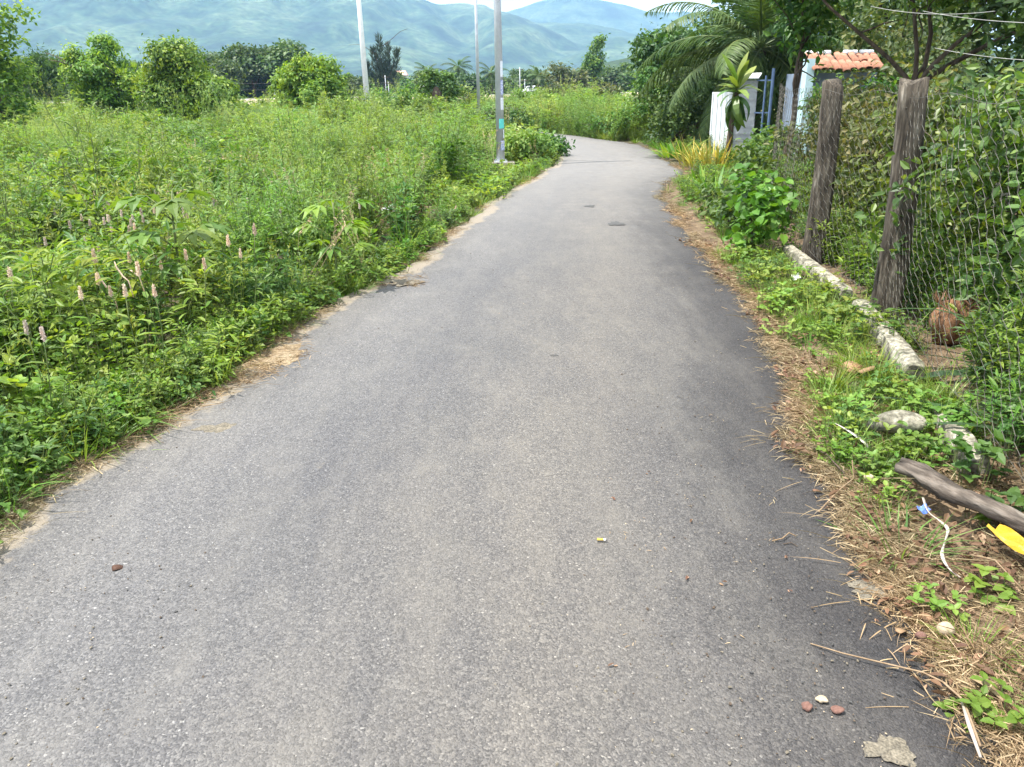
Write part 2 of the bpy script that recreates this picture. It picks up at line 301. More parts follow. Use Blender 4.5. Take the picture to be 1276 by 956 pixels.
class Buf:
    def __init__(s, smooth=False):
        s.V = []; s.F = []; s.T = []; s.MI = []; s.n = 0; s.smooth = smooth
    def add(s, V, Fc, tone=.5, mi=0):
        V = np.asarray(V, float).reshape(-1, 3); Fc = np.asarray(Fc, int).reshape(-1, 3)
        s.V.append(V); s.F.append(Fc + s.n); s.n += len(V)
        s.T.append(np.full(len(V), tone) if np.isscalar(tone) else np.asarray(tone, float)); s.MI.append(np.full(len(Fc), mi))
        return s
    def leaves(s, T, P, D, Nn, Ln, Wd, tone=None, mi=0):
        tv, tf = T; P = np.asarray(P, float).reshape(-1, 3); n = len(P)
        if n == 0: return s
        D = nrm(np.broadcast_to(np.asarray(D, float), (n, 3))); Sd = np.cross(Nn, D)
        Sd = nrm(np.where(np.linalg.norm(Sd, axis=1, keepdims=True) < 1e-3, np.array([[1, .1, .2]]), Sd)); Nn = np.cross(D, Sd)
        Ln = np.broadcast_to(Ln, (n,)); Wd = np.broadcast_to(Wd, (n,))
        if tone is None: tone = rng.random(n)
        tone = np.broadcast_to(tone, (n,))
        V = (P[:, None] + D[:, None] * (tv[None, :, 0:1] * Ln[:, None, None]) + Sd[:, None] * (tv[None, :, 1:2] * Wd[:, None, None])
             + Nn[:, None] * (tv[None, :, 2:3] * Ln[:, None, None]))
        Fc = tf[None] + (np.arange(n) * len(tv))[:, None, None]
        return s.add(V.reshape(-1, 3), Fc.reshape(-1, 3), np.repeat(tone, len(tv)), mi)
    def tube(s, pts, rad, sides=6, tone=.5, mi=0, wob=0, flat=1.0):
        pts = np.asarray([tuple(p) for p in pts], float); n = len(pts)
        rad = np.broadcast_to(np.asarray(rad, float), (n,)) if np.ndim(rad) == 0 else np.asarray(rad, float)
        if len(rad) != n: rad = np.interp(np.linspace(0, 1, n), np.linspace(0, 1, len(rad)), rad)
        tg = nrm(np.gradient(pts, axis=0)); ref = np.array([0., 0, 1]) if abs(tg[0, 2]) < .9 else np.array([1., 0, 0])
        a = np.linspace(0, 2 * pi, sides, endpoint=False); V = []
        for i in range(n):
            x = ref - tg[i] * ref.dot(tg[i]); x /= np.linalg.norm(x); ref = x; y = np.cross(tg[i], x)
            r = rad[i] * (1 + wob * (rng.random(sides) - .5))
            V.append(pts[i] + np.cos(a)[:, None] * x * r[:, None] * 1.0 + np.sin(a)[:, None] * y * r[:, None] * flat if wob else pts[i] + rad[i] * (np.cos(a)[:, None] * x + np.sin(a)[:, None] * y * flat))
        V = np.concatenate(V + [pts[:1], pts[-1:]]); Fc = []
        for i in range(n - 1):
            for k in range(sides):
                p = i * sides + k; q = i * sides + (k + 1) % sides
                Fc += [(p, q, q + sides), (p, q + sides, p + sides)]
        c0 = n * sides; c1 = c0 + 1
        for k in range(sides):
            Fc.append((c0, (k + 1) % sides, k)); Fc.append((c1, (n - 1) * sides + k, (n - 1) * sides + (k + 1) % sides))
        return s.add(V, Fc, tone, mi)
    def box(s, c, d, rot=None, tone=.5, mi=0, taper=1.0):
        v = np.array([(x, y, z) for z in (-1, 1) for y in (-1, 1) for x in (-1, 1)], float) / 2
        v[v[:, 2] > 0, :2] *= taper
        v = v * np.asarray(d, float)
        if rot is not None: v = v @ np.array(rot.to_3x3()).T
        f = [(0, 2, 3), (0, 3, 1), (4, 5, 7), (4, 7, 6), (0, 1, 5), (0, 5, 4), (2, 6, 7), (2, 7, 3), (0, 4, 6), (0, 6, 2), (1, 3, 7), (1, 7, 5)]
        return s.add(v + np.asarray(c, float), f, tone, mi)
    def lump(s, c, r, sub=2, rough=.25, seed=0, mi=0, tone=.5):
        import bmesh
        bm = bmesh.new(); bmesh.ops.create_icosphere(bm, subdivisions=sub, radius=1)
        v = np.array([x.co[:] for x in bm.verts]); f = np.array([[q.index for q in p.verts] for p in bm.faces]); bm.free()
        rr = np.random.default_rng(seed); k = rr.normal(size=(5, 3)) * 2.2; ph = rr.random(5) * 6
        d = sum(np.sin(v @ k[i] + ph[i]) for i in range(5)) / 5
        v = v * (1 + rough * d[:, None]) * np.asarray(r, float)
        return s.add(v + np.asarray(c, float), f, tone, mi)
    def mesh(s, name, mats):
        if not isinstance(mats, (list, tuple)): mats = [mats]
        V = np.concatenate(s.V); Fc = np.concatenate(s.F); T = np.concatenate(s.T); MI = np.concatenate(s.MI)
        me = bpy.data.meshes.new(name); me.vertices.add(len(V)); me.vertices.foreach_set('co', V.astype(np.float32).ravel())
        me.loops.add(Fc.size); me.loops.foreach_set('vertex_index', Fc.astype(np.int32).ravel())
        me.polygons.add(len(Fc)); me.polygons.foreach_set('loop_start', np.arange(0, Fc.size, 3, dtype=np.int32))
        me.polygons.foreach_set('material_index', MI.astype(np.int32))
        me.polygons.foreach_set('use_smooth', np.full(len(Fc), s.smooth))
        a = me.attributes.new('tone', 'FLOAT', 'POINT'); a.data.foreach_set('value', np.clip(T, 0, 1).astype(np.float32))
        for m in mats: me.materials.append(m)
        me.update(calc_edges=True); me.validate()
        return me
    def obj(s, name, mats, parent=None, loc=(0, 0, 0)):
        return link(name, s.mesh(name, mats), parent, loc)

def link(name, me, parent=None, loc=(0, 0, 0)):
    o = bpy.data.objects.new(name, me); C.objects.link(o); o.location = loc
    if parent: o.parent = parent
    return o
def tag(o, label, cat, group=None, kind=None):
    o['label'] = label; o['category'] = cat
    if group: o['group'] = group
    if kind: o['kind'] = kind
    return o
def thing(name, label, cat, loc=(0, 0, 0), rz=0, group=None):
    o = bpy.data.objects.new(name, None); C.objects.link(o); o.location = loc; o.rotation_euler = (0, 0, rz)
    o.empty_display_size = .2
    return tag(o, label, cat, group)
def dup(root, loc, rz=0, sc=1.0, label=None, group=None):
    r = root.copy(); C.objects.link(r); r.location = loc; r.rotation_euler = (0, 0, rz); r.scale = (sc, sc, sc) if np.isscalar(sc) else sc
    if label: r['label'] = label
    if group: r['group'] = group
    for ch in list(root.children):
        c = ch.copy(); C.objects.link(c); c.parent = r
        for g in ch.children:
            d = g.copy(); C.objects.link(d); d.parent = c
    return r
def rand_dirs(n, up=0.0):
    d = nrm(rng.normal(size=(n, 3)) + np.array([0, 0, up])); return d
UP = np.array([0., 0, 1])

# crown: clumps of leaves on and inside a union of ellipsoids
def crown(buf, blobs, n, T, Ln, Wd, per=9, spread=.22, shell=.72, up=.5, droop=.35, inner=.18, mi=0, tonal=.25, bottom=-.55, lobes=.2, nr=.5, nd=.65):
    bl = np.array(blobs, float); area = (bl[:, 3] * bl[:, 4] + bl[:, 3] * bl[:, 5] + bl[:, 4] * bl[:, 5])
    nc = max(1, n // per); k = rng.choice(len(bl), nc, p=area / area.sum())
    d = rand_dirs(nc, .25); d[:, 2] = np.where(d[:, 2] < bottom, -d[:, 2] * .3, d[:, 2]); d = nrm(d)
    kk = rng.normal(size=(6, 3)) * 3.0; ph = rng.random(6) * 6
    lump = sum(np.sin(d @ kk[i] + ph[i] + k * 1.7) for i in range(6)) / 6
    r = np.where(rng.random(nc) < inner, rng.random(nc) ** .5 * shell, shell + (1 - shell) * rng.random(nc)) * (1 + lobes * lump)
    c = bl[k, :3] + d * bl[k, 3:6] * r[:, None]
    ctone = .5 + tonal * rng.normal(size=nc)
    c = np.repeat(c, per, 0); d = np.repeat(d, per, 0); ctone = np.repeat(ctone, per)
    m = len(c); sp = spread * (.6 + .8 * rng.random(m))
    P = c + rng.normal(size=(m, 3)) * (sp[:, None] * .6)
    Nn = nrm(d * nd + UP * up + rng.normal(size=(m, 3)) * nr)
    D = nrm(np.cross(Nn, rng.normal(size=(m, 3)))); D = nrm(D + d * .35 - UP * droop * rng.random((m, 1)))
    s = .65 + .7 * rng.random(m)
    buf.leaves(T, P, D, Nn, Ln * s, Wd * s, np.clip(ctone + .22 * rng.normal(size=m), 0, 1), mi)
    return buf
def lumpy(blobs, n, rlo=.28, rhi=.6, keep=.7):
    # smaller uneven boughs set round the main masses, so the outline is broken
    out = []
    for b in blobs: out.append((*b[:3], b[3] * keep, b[4] * keep, b[5] * keep))
    w = np.array([b[3] * b[5] for b in blobs]); k = rng.choice(len(blobs), n, p=w / w.sum())
    for i in k:
        b = blobs[i]; d = rand_dirs(1, .5)[0]; m = min(b[3], b[4], b[5]); r = m * (rlo + (rhi - rlo) * rng.random())
        e = .74 + .42 * rng.random(); out.append((b[0] + d[0] * b[3] * e, b[1] + d[1] * b[4] * e, max(b[2] + d[2] * b[5] * e, r * .5), r * (.9 + .4 * rng.random()), r * (.9 + .4 * rng.random()), r * (.75 + .4 * rng.random())))
    return out
def limb(p0, p1, bend=.15, n=7):
    p0 = np.array(p0, float); p1 = np.array(p1, float); L_ = np.linalg.norm(p1 - p0)
    o = rng.normal(size=3) * bend * L_; o2 = rng.normal(size=3) * bend * L_ * .4
    t = np.linspace(0, 1, n)[:, None]
    return p0 + (p1 - p0) * t + o * (t * (1 - t)) + o2 * np.sin(t * 2 * pi) * .5
def trunk(buf, base, tips, r0, sides=7, fork=.45, mi=0):
    base = np.array(base, float); tips = [np.array(t, float) for t in tips]
    mean = np.mean(tips, 0); f = base + (mean - base) * fork
    buf.tube(limb(base, f, .08, 6), [r0 * 1.25, r0, r0 * .8], sides, mi=mi, wob=.12)
    for t in tips:
        p = limb(f, t, .2, 7); buf.tube(p, [r0 * .62, r0 * .4, r0 * .12], max(4, sides - 2), mi=mi)
        for j in range(2):
            q = p[3 + j * 2]; e = q + rng.normal(size=3) * np.linalg.norm(t - f) * .3 + np.array([0, 0, .1])
            buf.tube(limb(q, e, .2, 4), [r0 * .25, r0 * .08], 4, mi=mi)
    return buf

# geometry-node scatter of prototype plants at given points
def scatter(name, P, rot, scl, protos, label, cat):
    P = np.asarray(P, float); n = len(P)
    col = bpy.data.collections.new(name + ' kinds')
    for i, me in enumerate(protos): col.objects.link(bpy.data.objects.new(name + '_kind', me))
    me = bpy.data.meshes.new(name); me.vertices.add(n); me.vertices.foreach_set('co', P.astype(np.float32).ravel())
    for nm, ty, arr in (('rot', 'FLOAT_VECTOR', rot), ('scl', 'FLOAT_VECTOR', scl)):
        a = me.attributes.new(nm, ty, 'POINT'); a.data.foreach_set('vector', np.asarray(arr, np.float32).ravel())
    a = me.attributes.new('pick', 'INT', 'POINT'); a.data.foreach_set('value', rng.integers(0, len(protos), n).astype(np.int32))
    me.update(); o = link(name, me)
    ng = bpy.data.node_groups.new(name, 'GeometryNodeTree')
    ng.interface.new_socket('Geometry', in_out='INPUT', socket_type='NodeSocketGeometry')
    ng.interface.new_socket('Geometry', in_out='OUTPUT', socket_type='NodeSocketGeometry')
    gi = ng.nodes.new('NodeGroupInput'); go = ng.nodes.new('NodeGroupOutput'); ip = ng.nodes.new('GeometryNodeInstanceOnPoints')
    ci = ng.nodes.new('GeometryNodeCollectionInfo'); ci.inputs['Collection'].default_value = col
    ci.inputs['Separate Children'].default_value = True; ci.inputs['Reset Children'].default_value = True
    def na(nm, dt):
        x = ng.nodes.new('GeometryNodeInputNamedAttribute'); x.data_type = dt; x.inputs['Name'].default_value = nm; return x.outputs['Attribute']
    L = ng.links; L.new(gi.outputs[0], ip.inputs['Points']); L.new(ci.outputs[0], ip.inputs['Instance'])
    ip.inputs['Pick Instance'].default_value = True
    L.new(na('pick', 'INT'), ip.inputs['Instance Index']); L.new(na('scl', 'FLOAT_VECTOR'), ip.inputs['Scale'])
    e2r = ng.nodes.new('FunctionNodeEulerToRotation'); L.new(na('rot', 'FLOAT_VECTOR'), e2r.inputs[0]); L.new(e2r.outputs[0], ip.inputs['Rotation'])
    L.new(ip.outputs[0], go.inputs[0])
    mod = o.modifiers.new('scatter', 'NODES'); mod.node_group = ng
    return tag(o, label, cat, kind='stuff')
def rots(n, tilt=.15):
    return np.stack([rng.normal(size=n) * tilt, rng.normal(size=n) * tilt, rng.random(n) * 2 * pi], 1)
def scls(n, lo, hi, zlo=.9, zhi=1.15):
    s = lo + (hi - lo) * rng.random(n); return np.stack([s, s, s * (zlo + (zhi - zlo) * rng.random(n))], 1)

# ================================================================== THE SETTING
def structure(o, label, cat):
    return tag(o, label, cat, kind='structure')
# road edges, measured (x, y) in metres
LEFT = [(-2.75, -5), (-2.3, 0), (-2.06, 2.76), (-2.0, 3.1), (-1.78, 3.8), (-1.65, 4.51), (-1.49, 5.58), (-1.31, 6.41), (-.93, 7.85), (-.62, 9.47), (-.11, 12.48), (.40, 14.7),
        (.99, 17.66), (1.25, 20), (1.32, 21.73), (1.1, 23.6), (.4, 25.6), (-.9, 28.2), (-3.6, 31.5), (-10, 42), (-19, 55)]
RIGHT = [(.72, -5), (.98, 0), (1.25, 2.18), (1.35, 2.64), (1.38, 3.29), (1.60, 4.37), (1.77, 5.7), (1.85, 6.6), (1.92, 7.6), (2.05, 9.3), (2.18, 10.77), (2.38, 12.63),
         (3.37, 15.7), (3.36, 16.86), (3.56, 19.92), (3.5, 22.7), (2.58, 25.8), (1.45, 29), (-1.5, 35), (-7, 45), (-15, 58)]
LEFT = np.array(LEFT, float); RIGHT = np.array(RIGHT, float)
def dense(P, n):
    d = np.concatenate([[0], np.cumsum(np.linalg.norm(np.diff(P, axis=0), axis=1))]); k = len(P) - 1
    # index-based parameter keeps both edges paired
    t = np.linspace(0, k, n); i = np.minimum(t.astype(int), k - 1); f = (t - i)[:, None]
    p0 = P[np.maximum(i - 1, 0)]; p1 = P[i]; p2 = P[i + 1]; p3 = P[np.minimum(i + 2, k)]
    # finite-difference tangents, kept tame on uneven spacing
    s = np.linalg.norm(p2 - p1, axis=1, keepdims=True)
    m1 = (p2 - p0) / np.maximum(np.linalg.norm(p2 - p1, axis=1, keepdims=True) + np.linalg.norm(p1 - p0, axis=1, keepdims=True), 1e-6) * s
    m2 = (p3 - p1) / np.maximum(np.linalg.norm(p3 - p2, axis=1, keepdims=True) + np.linalg.norm(p2 - p1, axis=1, keepdims=True), 1e-6) * s
    return (2 * f**3 - 3 * f**2 + 1) * p1 + (f**3 - 2 * f**2 + f) * m1 + (-2 * f**3 + 3 * f**2) * p2 + (f**3 - f**2) * m2
NL = 900
DL = dense(LEFT, NL); DR = dense(RIGHT, NL)
jl = (fbm(DL[:, 1] * 1.3, DL[:, 0] * 0 + 3) - .47) * .30 + (vnoise(DL[:, 1] * 9, DL[:, 1] * 0) - .5) * .05
jr = (fbm(DR[:, 1] * 1.7, DR[:, 0] * 0 + 9) - .47) * .22 + (vnoise(DR[:, 1] * 11, DR[:, 1] * 0 + 5) - .5) * .06
DLx = DL.copy(); DLx[:, 0] += jl; DRx = DR.copy(); DRx[:, 0] += jr
def xl(Y): return np.interp(Y, DL[:, 1], DL[:, 0])
def xr(Y): return np.interp(Y, DR[:, 1], DR[:, 0])
def build_road():
    NC = 20; u = np.linspace(0, 1, NC + 1); rows = []
    for i in range(NL):
        p = DLx[i][None] * (1 - u[:, None]) + DRx[i][None] * u[:, None]
        rows.append(np.column_stack([p, .018 * (1 - (2 * u - 1) ** 2)]))
    V = np.array(rows); V[:, :, 2] += (fbm(V[:, :, 0] * .9, V[:, :, 1] * .5) - .47) * .02
    w = np.linalg.norm(DRx - DLx, axis=1)[:, None]
    el = (u[None] * w).ravel(); er = ((1 - u[None]) * w).ravel()
    # skirts
    sl = np.column_stack([DLx[:, 0] - .03, DLx[:, 1], np.full(NL, -.06)]); sr = np.column_stack([DRx[:, 0] + .03, DRx[:, 1], np.full(NL, -.06)])
    n0 = V.shape[1]; allV = np.concatenate([V.reshape(-1, 3), sl, sr]); f = []
    idx = np.arange(NL * n0).reshape(NL, n0)
    a = idx[:-1, :-1].ravel(); b = idx[:-1, 1:].ravel(); c = idx[1:, 1:].ravel(); d = idx[1:, :-1].ravel()
    f.append(np.column_stack([a, b, c])); f.append(np.column_stack([a, c, d]))
    L0 = NL * n0 + np.arange(NL); R0 = L0 + NL
    f.append(np.column_stack([L0[:-1], idx[:-1, 0], idx[1:, 0]])); f.append(np.column_stack([L0[:-1], idx[1:, 0], L0[1:]]))
    f.append(np.column_stack([idx[:-1, -1], R0[:-1], R0[1:]])); f.append(np.column_stack([idx[:-1, -1], R0[1:], idx[1:, -1]]))
    b_ = Buf(True); b_.add(allV, np.concatenate(f)); me = b_.mesh('road', M['asphalt'])
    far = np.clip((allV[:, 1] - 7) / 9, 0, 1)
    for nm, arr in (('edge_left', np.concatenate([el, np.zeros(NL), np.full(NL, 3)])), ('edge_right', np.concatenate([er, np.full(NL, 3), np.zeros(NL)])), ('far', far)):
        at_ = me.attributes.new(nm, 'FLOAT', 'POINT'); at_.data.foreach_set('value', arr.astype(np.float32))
    return structure(link('road', me), 'worn grey asphalt lane curving away between field and fence', 'road')
build_road()

g = Buf(True)
gx = np.concatenate([np.linspace(-4000, -80, 9), np.linspace(-60, 60, 61), np.linspace(80, 4000, 9)])
gy = np.concatenate([np.linspace(-300, -20, 4), np.linspace(-10, 90, 60), np.linspace(110, 5000, 16)])
GX, GY = np.meshgrid(gx, gy); GZ = np.full(GX.shape, -.045)
GV = np.stack([GX, GY, GZ], -1); idx = np.arange(GX.size).reshape(GX.shape)
a = idx[:-1, :-1].ravel(); b = idx[:-1, 1:].ravel(); c = idx[1:, 1:].ravel(); d = idx[1:, :-1].ravel()
g.add(GV.reshape(-1, 3), np.concatenate([np.column_stack([a, b, c]), np.column_stack([a, c, d])]))
structure(g.obj('ground', M['soil']), 'flat earth under the weeds and fields', 'ground')

def gridsheet(name, P3, mat, smooth=True):
    idx = np.arange(P3.shape[0] * P3.shape[1]).reshape(P3.shape[:2])
    a = idx[:-1, :-1].ravel(); b = idx[:-1, 1:].ravel(); c = idx[1:, 1:].ravel(); d = idx[1:, :-1].ravel()
    q = Buf(smooth); q.add(P3.reshape(-1, 3), np.concatenate([np.column_stack([a, b, c]), np.column_stack([a, c, d])]))
    return q.obj(name, mat)
# fence line
FENCE = np.array([(1.62, .3), (1.80, 1.6), (2.15, 3.17), (2.42, 4.3), (2.64, 5.43), (2.79, 7.4), (3.25, 9.6), (4.35, 13.2)])
def fx(Y): return np.interp(Y, FENCE[:, 1], FENCE[:, 0])
def verge_z(X, Y):
    e = X - xr(Y); up_ = np.clip(e / 1.1, 0, 1)
    return -.03 + .075 * up_ + (fbm(X * 2.1 + 9, Y * 2.1) - .47) * .13 * np.clip(e * 3, 0, 1) + (fbm(X * 9, Y * 9, 3) - .45) * .035 * np.clip(e * 6, .3, 1)
vy = np.linspace(-1.5, 15.6, 230); vt = np.linspace(0, 1, 60)
VX = (xr(vy) - .12)[:, None] + vt[None] * 4.2; VY = np.repeat(vy[:, None], 60, 1)
structure(gridsheet('verge', np.stack([VX, VY, verge_z(VX, VY)], -1), M['verge_soil']), 'bare brown earth verge between asphalt edge and fence', 'verge')

# embankment of the far road
ex = np.linspace(-260, 200, 160)
prof = [(84, -.1), (88, .05), (92, .35), (95, .5), (96.5, .52), (104, .52), (108, .0), (110, -.1)]
E3 = np.array([[(x, y + (vnoise(np.array(x * .06), np.array(y * .2)) - .5) * (1.2 if i < 4 else 0), z + (vnoise(np.array(x * .21), np.array(y * .7)) - .5) * (.18 if 0 < i < 4 else 0)) for i, (y, z) in enumerate(prof)] for x in ex])
structure(gridsheet('embankment', E3, M['bank']), 'low tan earth embankment across the far end of the field', 'embankment')
R3 = np.array([[(x, 97.5, .526), (x, 103.5, .526)] for x in ex]); 
structure(gridsheet('far_road', R3, M['far_road']), 'distant road running along the embankment top', 'road')

# hills
def hill_mat(name, stops, sc):
    return noise_mat(name, stops, sc, 9, .95, .6, 6.0, fine=sc * 9)
M['hill_far'] = hill_mat('far_hill_forest', [(.36, (.010, .026, .016)), (.48, (.030, .062, .03)), (.57, (.06, .095, .045)), (.68, (.09, .125, .065)), (.8, (.2, .2, .15))], .009)
M['hill_near'] = hill_mat('near_hill_forest', [(.36, (.012, .028, .010)), (.5, (.03, .06, .02)), (.62, (.06, .10, .03)), (.74, (.12, .13, .07))], .05)
def hill(name, prof_px, Yc, depth, mat, label, x0, x1, nx=260, nz=70, rough=.085, freq=1.5):
    px = np.array([p[0] for p in prof_px], float); py = np.array([p[1] for p in prof_px], float)
    u = np.linspace(x0, x1, nx); X = np.array([atY(p, 90, Yc).x for p in u]); Z = np.array([atY(p, np.interp(p, px, py), Yc).z for p in u])
    t = np.linspace(0, 1, nz); G = np.zeros((nx, nz * 2 - 1, 3))
    for j in range(nz * 2 - 1):
        tt = t[j] if j < nz else t[2 * nz - 2 - j]; s = -1 if j < nz else 1
        Y = Yc + s * depth * (1 - tt); hz = tt ** 1.35
        nz_ = (np.abs(fbm(X / (150 * freq) + 40, np.full(nx, Y / (330 * freq)), 6) * 2 - .94)) * 2
        bump = (nz_ - .35) * Z.max() * rough * 4 * tt * (1 - tt * .82)
        G[:, j, 0] = X + 0; G[:, j, 1] = Y; G[:, j, 2] = np.maximum(Z * hz + bump, -3) - 2 * (1 - tt)
    return structure(gridsheet(name, G, mat), label, 'hill')
hill('hill', [(-500, -60), (-200, -110), (0, -140), (250, -125), (400, -70), (500, -20), (560, 6), (612, 17), (700, 27), (800, 40), (900, 62), (1100, 92)], 2300, 1150, M['hill_far'],
     'broad hazy blue forested mountain with pale clearings filling the skyline', -700, 1130)
hill('hill', [(480, 70), (560, 40), (620, 20), (650, 11), (680, 0), (705, -6), (740, -2), (770, 7), (805, 16), (850, 14), (930, 24), (1100, 50), (1500, 80)], 3300, 900, M['hill_far'],
     'paler rounded blue peak behind the broad mountain', 420, 1600, rough=.05)
hill('hill', [(560, 104), (640, 100), (690, 92), (740, 81), (790, 70), (830, 62), (900, 50), (1000, 45), (1200, 60), (1600, 90)], 440, 150, M['hill_near'],
     'low dark green wooded hillside rising toward the palm', 540, 1700, 140, 30, .03, .5)

# ================================================================== weeds of the field (prototypes)
def proto_broad(h, nst, size, mat, T=T_OVAL, ratio=.58, nodes=7):
    b = Buf()
    for k in range(nst):
        a = rng.random() * 2 * pi; lean = .18 + .35 * rng.random()
        tip = np.array([math.cos(a) * lean * h, math.sin(a) * lean * h, h * (.7 + .4 * rng.random())])
        p = limb((math.cos(a) * .02, math.sin(a) * .02, -.03), tip, .12, 5); b.tube(p, [.004, .002], 3, mi=1)
        for j in range(nodes):
            t = .25 + .75 * j / (nodes - 1); q = np.array([np.interp(t, np.linspace(0, 1, 5), p[:, i]) for i in range(3)])
            m = 3 if j < nodes - 1 else 6
            aa = rng.random(m) * 2 * pi; el = rng.normal(size=m) * .25 + (.15 if j < nodes - 1 else .5)
            D = np.stack([np.cos(aa) * np.cos(el), np.sin(aa) * np.cos(el), np.sin(el)], 1)
            s = size * (.6 + .6 * rng.random(m)) * (1.1 - .35 * t)
            b.leaves(T, q + D * .02, D, UP + rng.normal(size=(m, 3)) * .3, s, s * ratio, .25 + .5 * t * rng.random(m) + .2 * rng.random(m), 0)
    return b.mesh('weed', [mat, M['stem']])
def proto_feather(h, nst):
    b = Buf()
    for k in range(nst):
        a = rng.random() * 2 * pi; lean = .1 + .28 * rng.random()
        tip = np.array([math.cos(a) * lean * h, math.sin(a) * lean * h, h * (.7 + .45 * rng.random())])
        p = limb((0, 0, -.03), tip, .1, 6); b.tube(p, [.0045, .0015], 3, mi=1)
        m = 46; t = .18 + .82 * rng.random(m) ** .8
        Q = np.stack([np.interp(t, np.linspace(0, 1, 6), p[:, i]) for i in range(3)], 1)
        aa = rng.random(m) * 2 * pi; el = .35 + rng.normal(size=m) * .35
        D = np.stack([np.cos(aa) * np.cos(el), np.sin(aa) * np.cos(el), np.sin(el)], 1); s = h * (.15 - .09 * t) * (.7 + .6 * rng.random(m))
        Q2 = Q + D * s[:, None] * .5
        b.leaves(T_DIA, Q, D, UP + rng.normal(size=(m, 3)) * .5, s, s * .2, .2 + .6 * t * rng.random(m) + .15, 0)
        b.leaves(T_DIA, Q2, nrm(D + rng.normal(size=(m, 3)) * .5), UP + rng.normal(size=(m, 3)) * .5, s * .6, s * .16, .25 + .7 * t * rng.random(m), 0)
    return b.mesh('feathery_weed', [M['feather'], M['stem']])
def proto_grass(h, n, w, mat, spreadr=.06, seed_heads=0):
    b = Buf()
    for k in range(4):
        m = n // 4; a = rng.random(m) * 2 * pi; el = 1.32 - abs(rng.normal(size=m)) * .38
        D = np.stack([np.cos(a) * np.cos(el), np.sin(a) * np.cos(el), np.sin(el)], 1)
        P = np.stack([np.cos(a), np.sin(a), a * 0], 1) * (spreadr * rng.random(m) ** .5)[:, None]; P[:, 2] -= .03
        Nn = np.stack([-np.cos(a) * np.sin(el), -np.sin(a) * np.sin(el), np.cos(el)], 1) * 1.0 + rng.normal(size=(m, 3)) * .15
        s = h * (.55 + .6 * rng.random(m)); b.leaves(T_BL[k], P, D, Nn, s, w * (.7 + .6 * rng.random(m)), None, 0)
    for k in range(seed_heads):
        a = rng.random() * 6.3; tip = np.array([math.cos(a) * .25 * h, math.sin(a) * .25 * h, h * 1.3]); p = limb((0, 0, 0), tip, .1, 5)
        b.tube(p, [.002, .0012], 3, tone=.8); m = 14; t = .72 + .28 * rng.random(m); Q = np.stack([np.interp(t, np.linspace(0, 1, 5), p[:, i]) for i in range(3)], 1)
        b.leaves(T_DIA, Q, rand_dirs(m, 1.2), rng.normal(size=(m, 3)), .04, .008, .9, 0)
    return b.mesh('grass_tuft', [mat])
def proto_creeper(r, n, size, mat, T=T_OVAL, hmin=.04, hmax=.16):
    b = Buf()
    for k in range(n):
        a = rng.random() * 2 * pi; q = r * rng.random() ** .6; hh = hmin + (hmax - hmin) * rng.random()
        c = np.array([math.cos(a) * q, math.sin(a) * q, hh]); b.tube([c * np.array([.8, .8, 0]) - UP * .02, c * np.array([.95, .95, .6]), c], [.0025, .0018], 3, mi=1)
        a0 = rng.random() * 6.3; al = a0 + np.array([0, 2.1, 4.2]) + rng.normal(size=3) * .2; el = rng.normal(size=3) * .25 + .1
        D = np.stack([np.cos(al) * np.cos(el), np.sin(al) * np.cos(el), np.sin(el)], 1); s = size * (.6 + .6 * rng.random())
        b.leaves(T, np.repeat(c[None], 3, 0), D, UP + rng.normal(size=(3, 3)) * .25, s, s * .72, .3 + .5 * rng.random() + .15 * rng.random(3), 0)
    return b.mesh('creeper', [mat, M['stem']])
def proto_straw(n, Ln, r, mat):
    b = Buf(); a = rng.random(n) * 2 * pi; P = np.stack([rng.normal(size=n) * r, rng.normal(size=n) * r, .004 + .022 * rng.random(n)], 1)
    for k, T in enumerate((T_BL[0], T_BL[1], T_BL[2])):
        s = slice(k, None, 3); m = len(a[s]); D = np.stack([np.cos(a[s]), np.sin(a[s]), rng.normal(size=m) * .16], 1)
        # curl sideways: blade normal lies in the ground plane for some
        Nn = np.where(rng.random((m, 1)) < .5, UP + rng.normal(size=(m, 3)) * .4, np.cross(D, UP) + rng.normal(size=(m, 3)) * .3)
        b.leaves(T, P[s], D, Nn, Ln * (.3 + rng.random(m)), .0022 + .0032 * rng.random(m), None, 0)
    return b.mesh('straw', [mat])
def proto_litter(n, size, r):
    b = Buf(); a = rng.random(n) * 2 * pi; P = np.stack([rng.normal(size=n) * r, rng.normal(size=n) * r, .006 + .02 * rng.random(n)], 1)
    D = np.stack([np.cos(a), np.sin(a), rng.normal(size=n) * .25], 1); s = size * (.5 + .8 * rng.random(n))
    b.leaves(T_OVAL, P, D, UP + rng.normal(size=(n, 3)) * .5, s, s * .45, None, 0); return b.mesh('leaf_litter', [M['deadleaf']])

broad = [proto_broad(.42, 6, .062, M['weed']), proto_broad(.5, 7, .055, M['weed'], ratio=.5), proto_broad(.36, 6, .075, M['weed'], T_HEART, .8), proto_broad(.45, 6, .06, M['weed_dark'], ratio=.55)]
lance = [proto_broad(.55, 5, .12, M['weed'], T_LANCE, .2, 9), proto_broad(.62, 5, .135, M['weed_dark'], T_LANCE, .18, 9), proto_broad(.5, 6, .11, M['weed'], T_LANCE, .24, 8)]
feather = [proto_feather(.7, 7), proto_feather(.8, 8), proto_feather(.6, 7), proto_feather(.75, 9)]
grass = [proto_grass(.38, 60, .007, M['grass'], .07, 2), proto_grass(.48, 52, .008, M['grass'], .06, 4), proto_grass(.3, 64, .007, M['grass'], .08)]
lawn = [proto_grass(.17, 72, .005, M['lush'], .07), proto_grass(.13, 64, .0045, M['lush'], .08), proto_grass(.2, 60, .005, M['grass'], .06)]
lushp = proto_grass(.42, 56, .016, M['lush'], .07)
